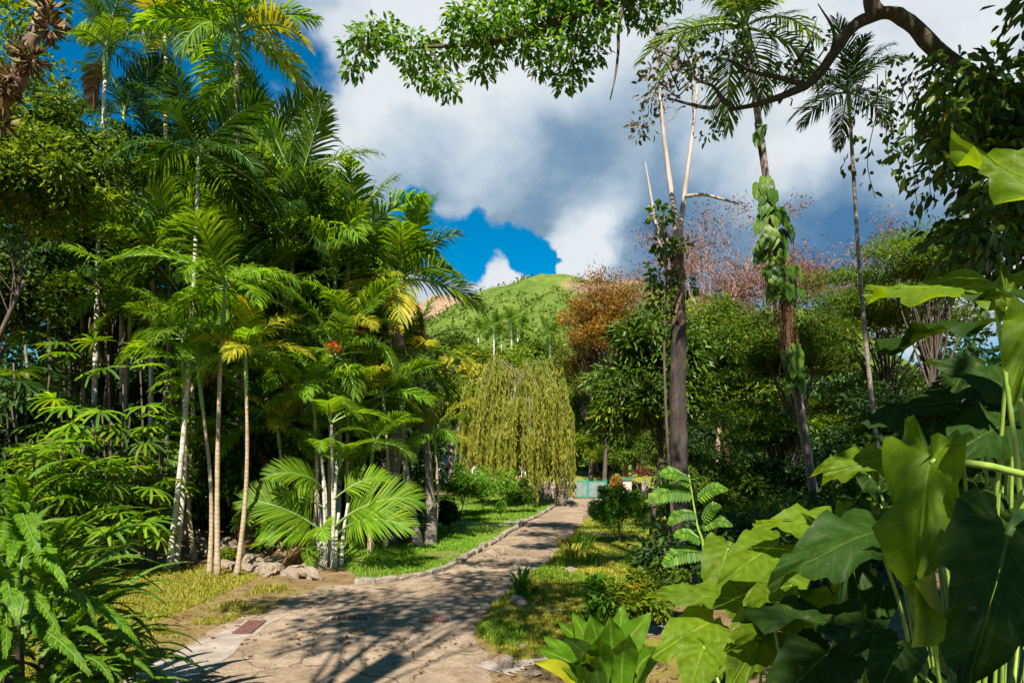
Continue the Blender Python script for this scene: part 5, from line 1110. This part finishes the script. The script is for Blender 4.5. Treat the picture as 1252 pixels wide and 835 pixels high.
# ------------------------------------------------------------------ light, sky, camera
EL=47; AZ=rad(188)     # sun behind the camera, to the left
sd=Vector((math.sin(AZ)*math.cos(rad(EL)),math.cos(AZ)*math.cos(rad(EL)),math.sin(rad(EL))))
sl=bpy.data.lights.new('sun','SUN'); sl.energy=5; sl.angle=rad(.5); sl.color=(1,.93,.82); so=bpy.data.objects.new('sun',sl); COL.objects.link(so); so.rotation_euler=sd.to_track_quat('Z','Y').to_euler(); so.location=(0,0,50)
w=bpy.data.worlds.new('World'); SC.world=w; w.use_nodes=True; nt=w.node_tree; nt.nodes.clear(); L=nt.links.new
sky=nd(nt,'ShaderNodeTexSky',sky_type='NISHITA'); sky.sun_disc=False; sky.sun_elevation=rad(EL); sky.sun_rotation=AZ; sky.dust_density=.3; sky.air_density=1.0; sky.ozone_density=2.5
hs=nd(nt,'ShaderNodeHueSaturation'); hs.inputs['Saturation'].default_value=1.75; hs.inputs['Hue'].default_value=.49; L(sky.outputs[0],hs.inputs['Color'])
bg=nd(nt,'ShaderNodeBackground'); bg.inputs[1].default_value=.055; L(hs.outputs[0],bg.inputs[0])
tc=nd(nt,'ShaderNodeTexCoord'); vec=tc.outputs['Generated']
wn=nd(nt,'ShaderNodeTexNoise'); wn.inputs['Scale'].default_value=5.5; wn.inputs['Detail'].default_value=8; wn.inputs['Roughness'].default_value=.58; L(vec,wn.inputs['Vector'])
wa=nd(nt,'ShaderNodeVectorMath',operation='MULTIPLY_ADD'); L(wn.outputs['Color'],wa.inputs[0]); wa.inputs[1].default_value=(.16,.16,.13); va=nd(nt,'ShaderNodeVectorMath',operation='ADD'); L(vec,va.inputs[0]); va.inputs[1].default_value=(-.08,-.08,-.065); L(va.outputs[0],wa.inputs[2])
wz=nd(nt,'ShaderNodeVectorMath',operation='NORMALIZE'); L(wa.outputs[0],wz.inputs[0]); warped=wz.outputs[0]
def Mt(op,a,b=None,c=None,cl=False):
    k=nd(nt,'ShaderNodeMath',operation=op); k.use_clamp=cl
    for i,x in enumerate((a,b,c)):
        if x is None: continue
        if isinstance(x,(int,float)): k.inputs[i].default_value=x
        else: L(x,k.inputs[i])
    return k.outputs[0]
def noise(scale,detail,rough,stretch=(1,1,1),off=(0,0,0),dist=0):
    mp=nd(nt,'ShaderNodeMapping'); mp.inputs['Scale'].default_value=stretch; mp.inputs['Location'].default_value=off; L(vec,mp.inputs[0])
    n=nd(nt,'ShaderNodeTexNoise'); n.inputs['Scale'].default_value=scale; n.inputs['Detail'].default_value=detail; n.inputs['Roughness'].default_value=rough; n.inputs['Distortion'].default_value=dist; L(mp.outputs[0],n.inputs['Vector']); return n.outputs[0]
def dirpx(px,py): return Vector(((px-626)/FPX,1,(565-py)/FPX)).normalized()
def skyblob(px,py,r,wt):
    """soft round weight about a sky direction, angular radius in photo pixels"""
    dv=dirpx(px,py); dp=nd(nt,'ShaderNodeVectorMath',operation='DOT_PRODUCT'); L(warped,dp.inputs[0]); dp.inputs[1].default_value=dv
    ca=math.cos(math.atan(r/FPX)); mr=nd(nt,'ShaderNodeMapRange',interpolation_type='SMOOTHSTEP'); mr.inputs[1].default_value=ca; mr.inputs[2].default_value=1; mr.inputs[3].default_value=0; mr.inputs[4].default_value=wt; L(dp.outputs['Value'],mr.inputs[0]); return mr.outputs[0]
def total(l):
    r=l[0]
    for q in l[1:]: r=Mt('ADD',r,q)
    return r
n_big=noise(2.6,10,.55,(1,1,1.9),(3.1,.4,1.2),.3); n_fine=noise(14,8,.6,(1,1,1.3),(1,2,.5),.4)
shape=total([skyblob(610,140,380,.95),skyblob(470,150,240,.5),skyblob(700,200,200,.4),skyblob(900,180,300,.75),skyblob(1080,190,260,.5),skyblob(980,320,210,.65),skyblob(800,310,110,.35),skyblob(680,80,260,.3),
 skyblob(1130,300,180,.3),skyblob(330,160,90,.25),skyblob(100,70,80,.2),skyblob(630,225,110,.4),
 skyblob(612,330,52,1.0),skyblob(585,345,48,.7),skyblob(638,326,28,.5),skyblob(705,312,46,.62),skyblob(690,330,36,.4),skyblob(740,338,60,.4),skyblob(550,370,60,.3),
 skyblob(605,300,72,-1.2),skyblob(665,280,66,-1.2),skyblob(650,305,50,-.6),skyblob(550,288,84,-1.2),skyblob(490,262,60,-.8),skyblob(645,305,42,-.5),skyblob(230,170,150,-.5),skyblob(400,25,110,-.8),skyblob(330,120,100,-.5),skyblob(520,5,50,-.15)])
dens=Mt('ADD',shape,Mt('MULTIPLY_ADD',n_big,1.0,-.62)); dens=Mt('ADD',dens,Mt('MULTIPLY_ADD',n_fine,.5,-.25))
mr=nd(nt,'ShaderNodeMapRange',interpolation_type='SMOOTHSTEP'); mr.inputs[1].default_value=.0; mr.inputs[2].default_value=.42; L(dens,mr.inputs[0]); cov=mr.outputs[0]
dk=total([skyblob(590,235,160,.4),skyblob(700,215,130,.02),skyblob(960,310,190,.42),skyblob(830,290,100,.35),skyblob(780,335,70,.3),skyblob(1060,290,120,.5),skyblob(480,215,80,.2),skyblob(760,180,90,.15),
 skyblob(560,110,150,-.35),skyblob(1000,200,60,-.25),skyblob(1050,205,60,-.2),skyblob(620,20,160,-.2),skyblob(900,210,70,-.2),skyblob(1150,40,200,-.2),skyblob(610,335,60,-.5),skyblob(700,312,50,-.5)])
dk=Mt('ADD',dk,Mt('MULTIPLY_ADD',noise(5.5,8,.55,(1,1,1.6),(7,3,2),.2),1.35,-.52),cl=True)
cr=ramp(nt,[(0,(.84,.89,.93)),(.3,(.57,.68,.79)),(.65,(.22,.36,.52)),(1,(.08,.22,.42))]); L(dk,cr.inputs[0])
bc=nd(nt,'ShaderNodeBackground'); bc.inputs[1].default_value=.41; L(cr.outputs[0],bc.inputs[0])
ms=nd(nt,'ShaderNodeMixShader'); L(cov,ms.inputs[0]); L(bg.outputs[0],ms.inputs[1]); L(bc.outputs[0],ms.inputs[2])
ow=nd(nt,'ShaderNodeOutputWorld'); L(ms.outputs[0],ow.inputs[0])
cam=bpy.data.cameras.new('camera'); co=bpy.data.objects.new('camera',cam); COL.objects.link(co); co.location=(0,0,CAM_H); co.rotation_euler=(rad(90),0,0)
cam.sensor_width=36; cam.lens=FPX/1252*36; cam.shift_y=(565-417.5)/1252; cam.clip_end=8000; cam.clip_start=.05; SC.camera=co
SC.view_settings.view_transform='Standard'; SC.view_settings.look='None'; SC.view_settings.exposure=1.18; SC.view_settings.gamma=1
cy=SC.cycles; cy.max_bounces=6; cy.diffuse_bounces=3; cy.glossy_bounces=2; cy.transmission_bounces=4; cy.caustics_reflective=False; cy.caustics_refractive=False; cy.sample_clamp_indirect=4; cy.use_denoising=True; cy.use_adaptive_sampling=True; cy.adaptive_threshold=.02
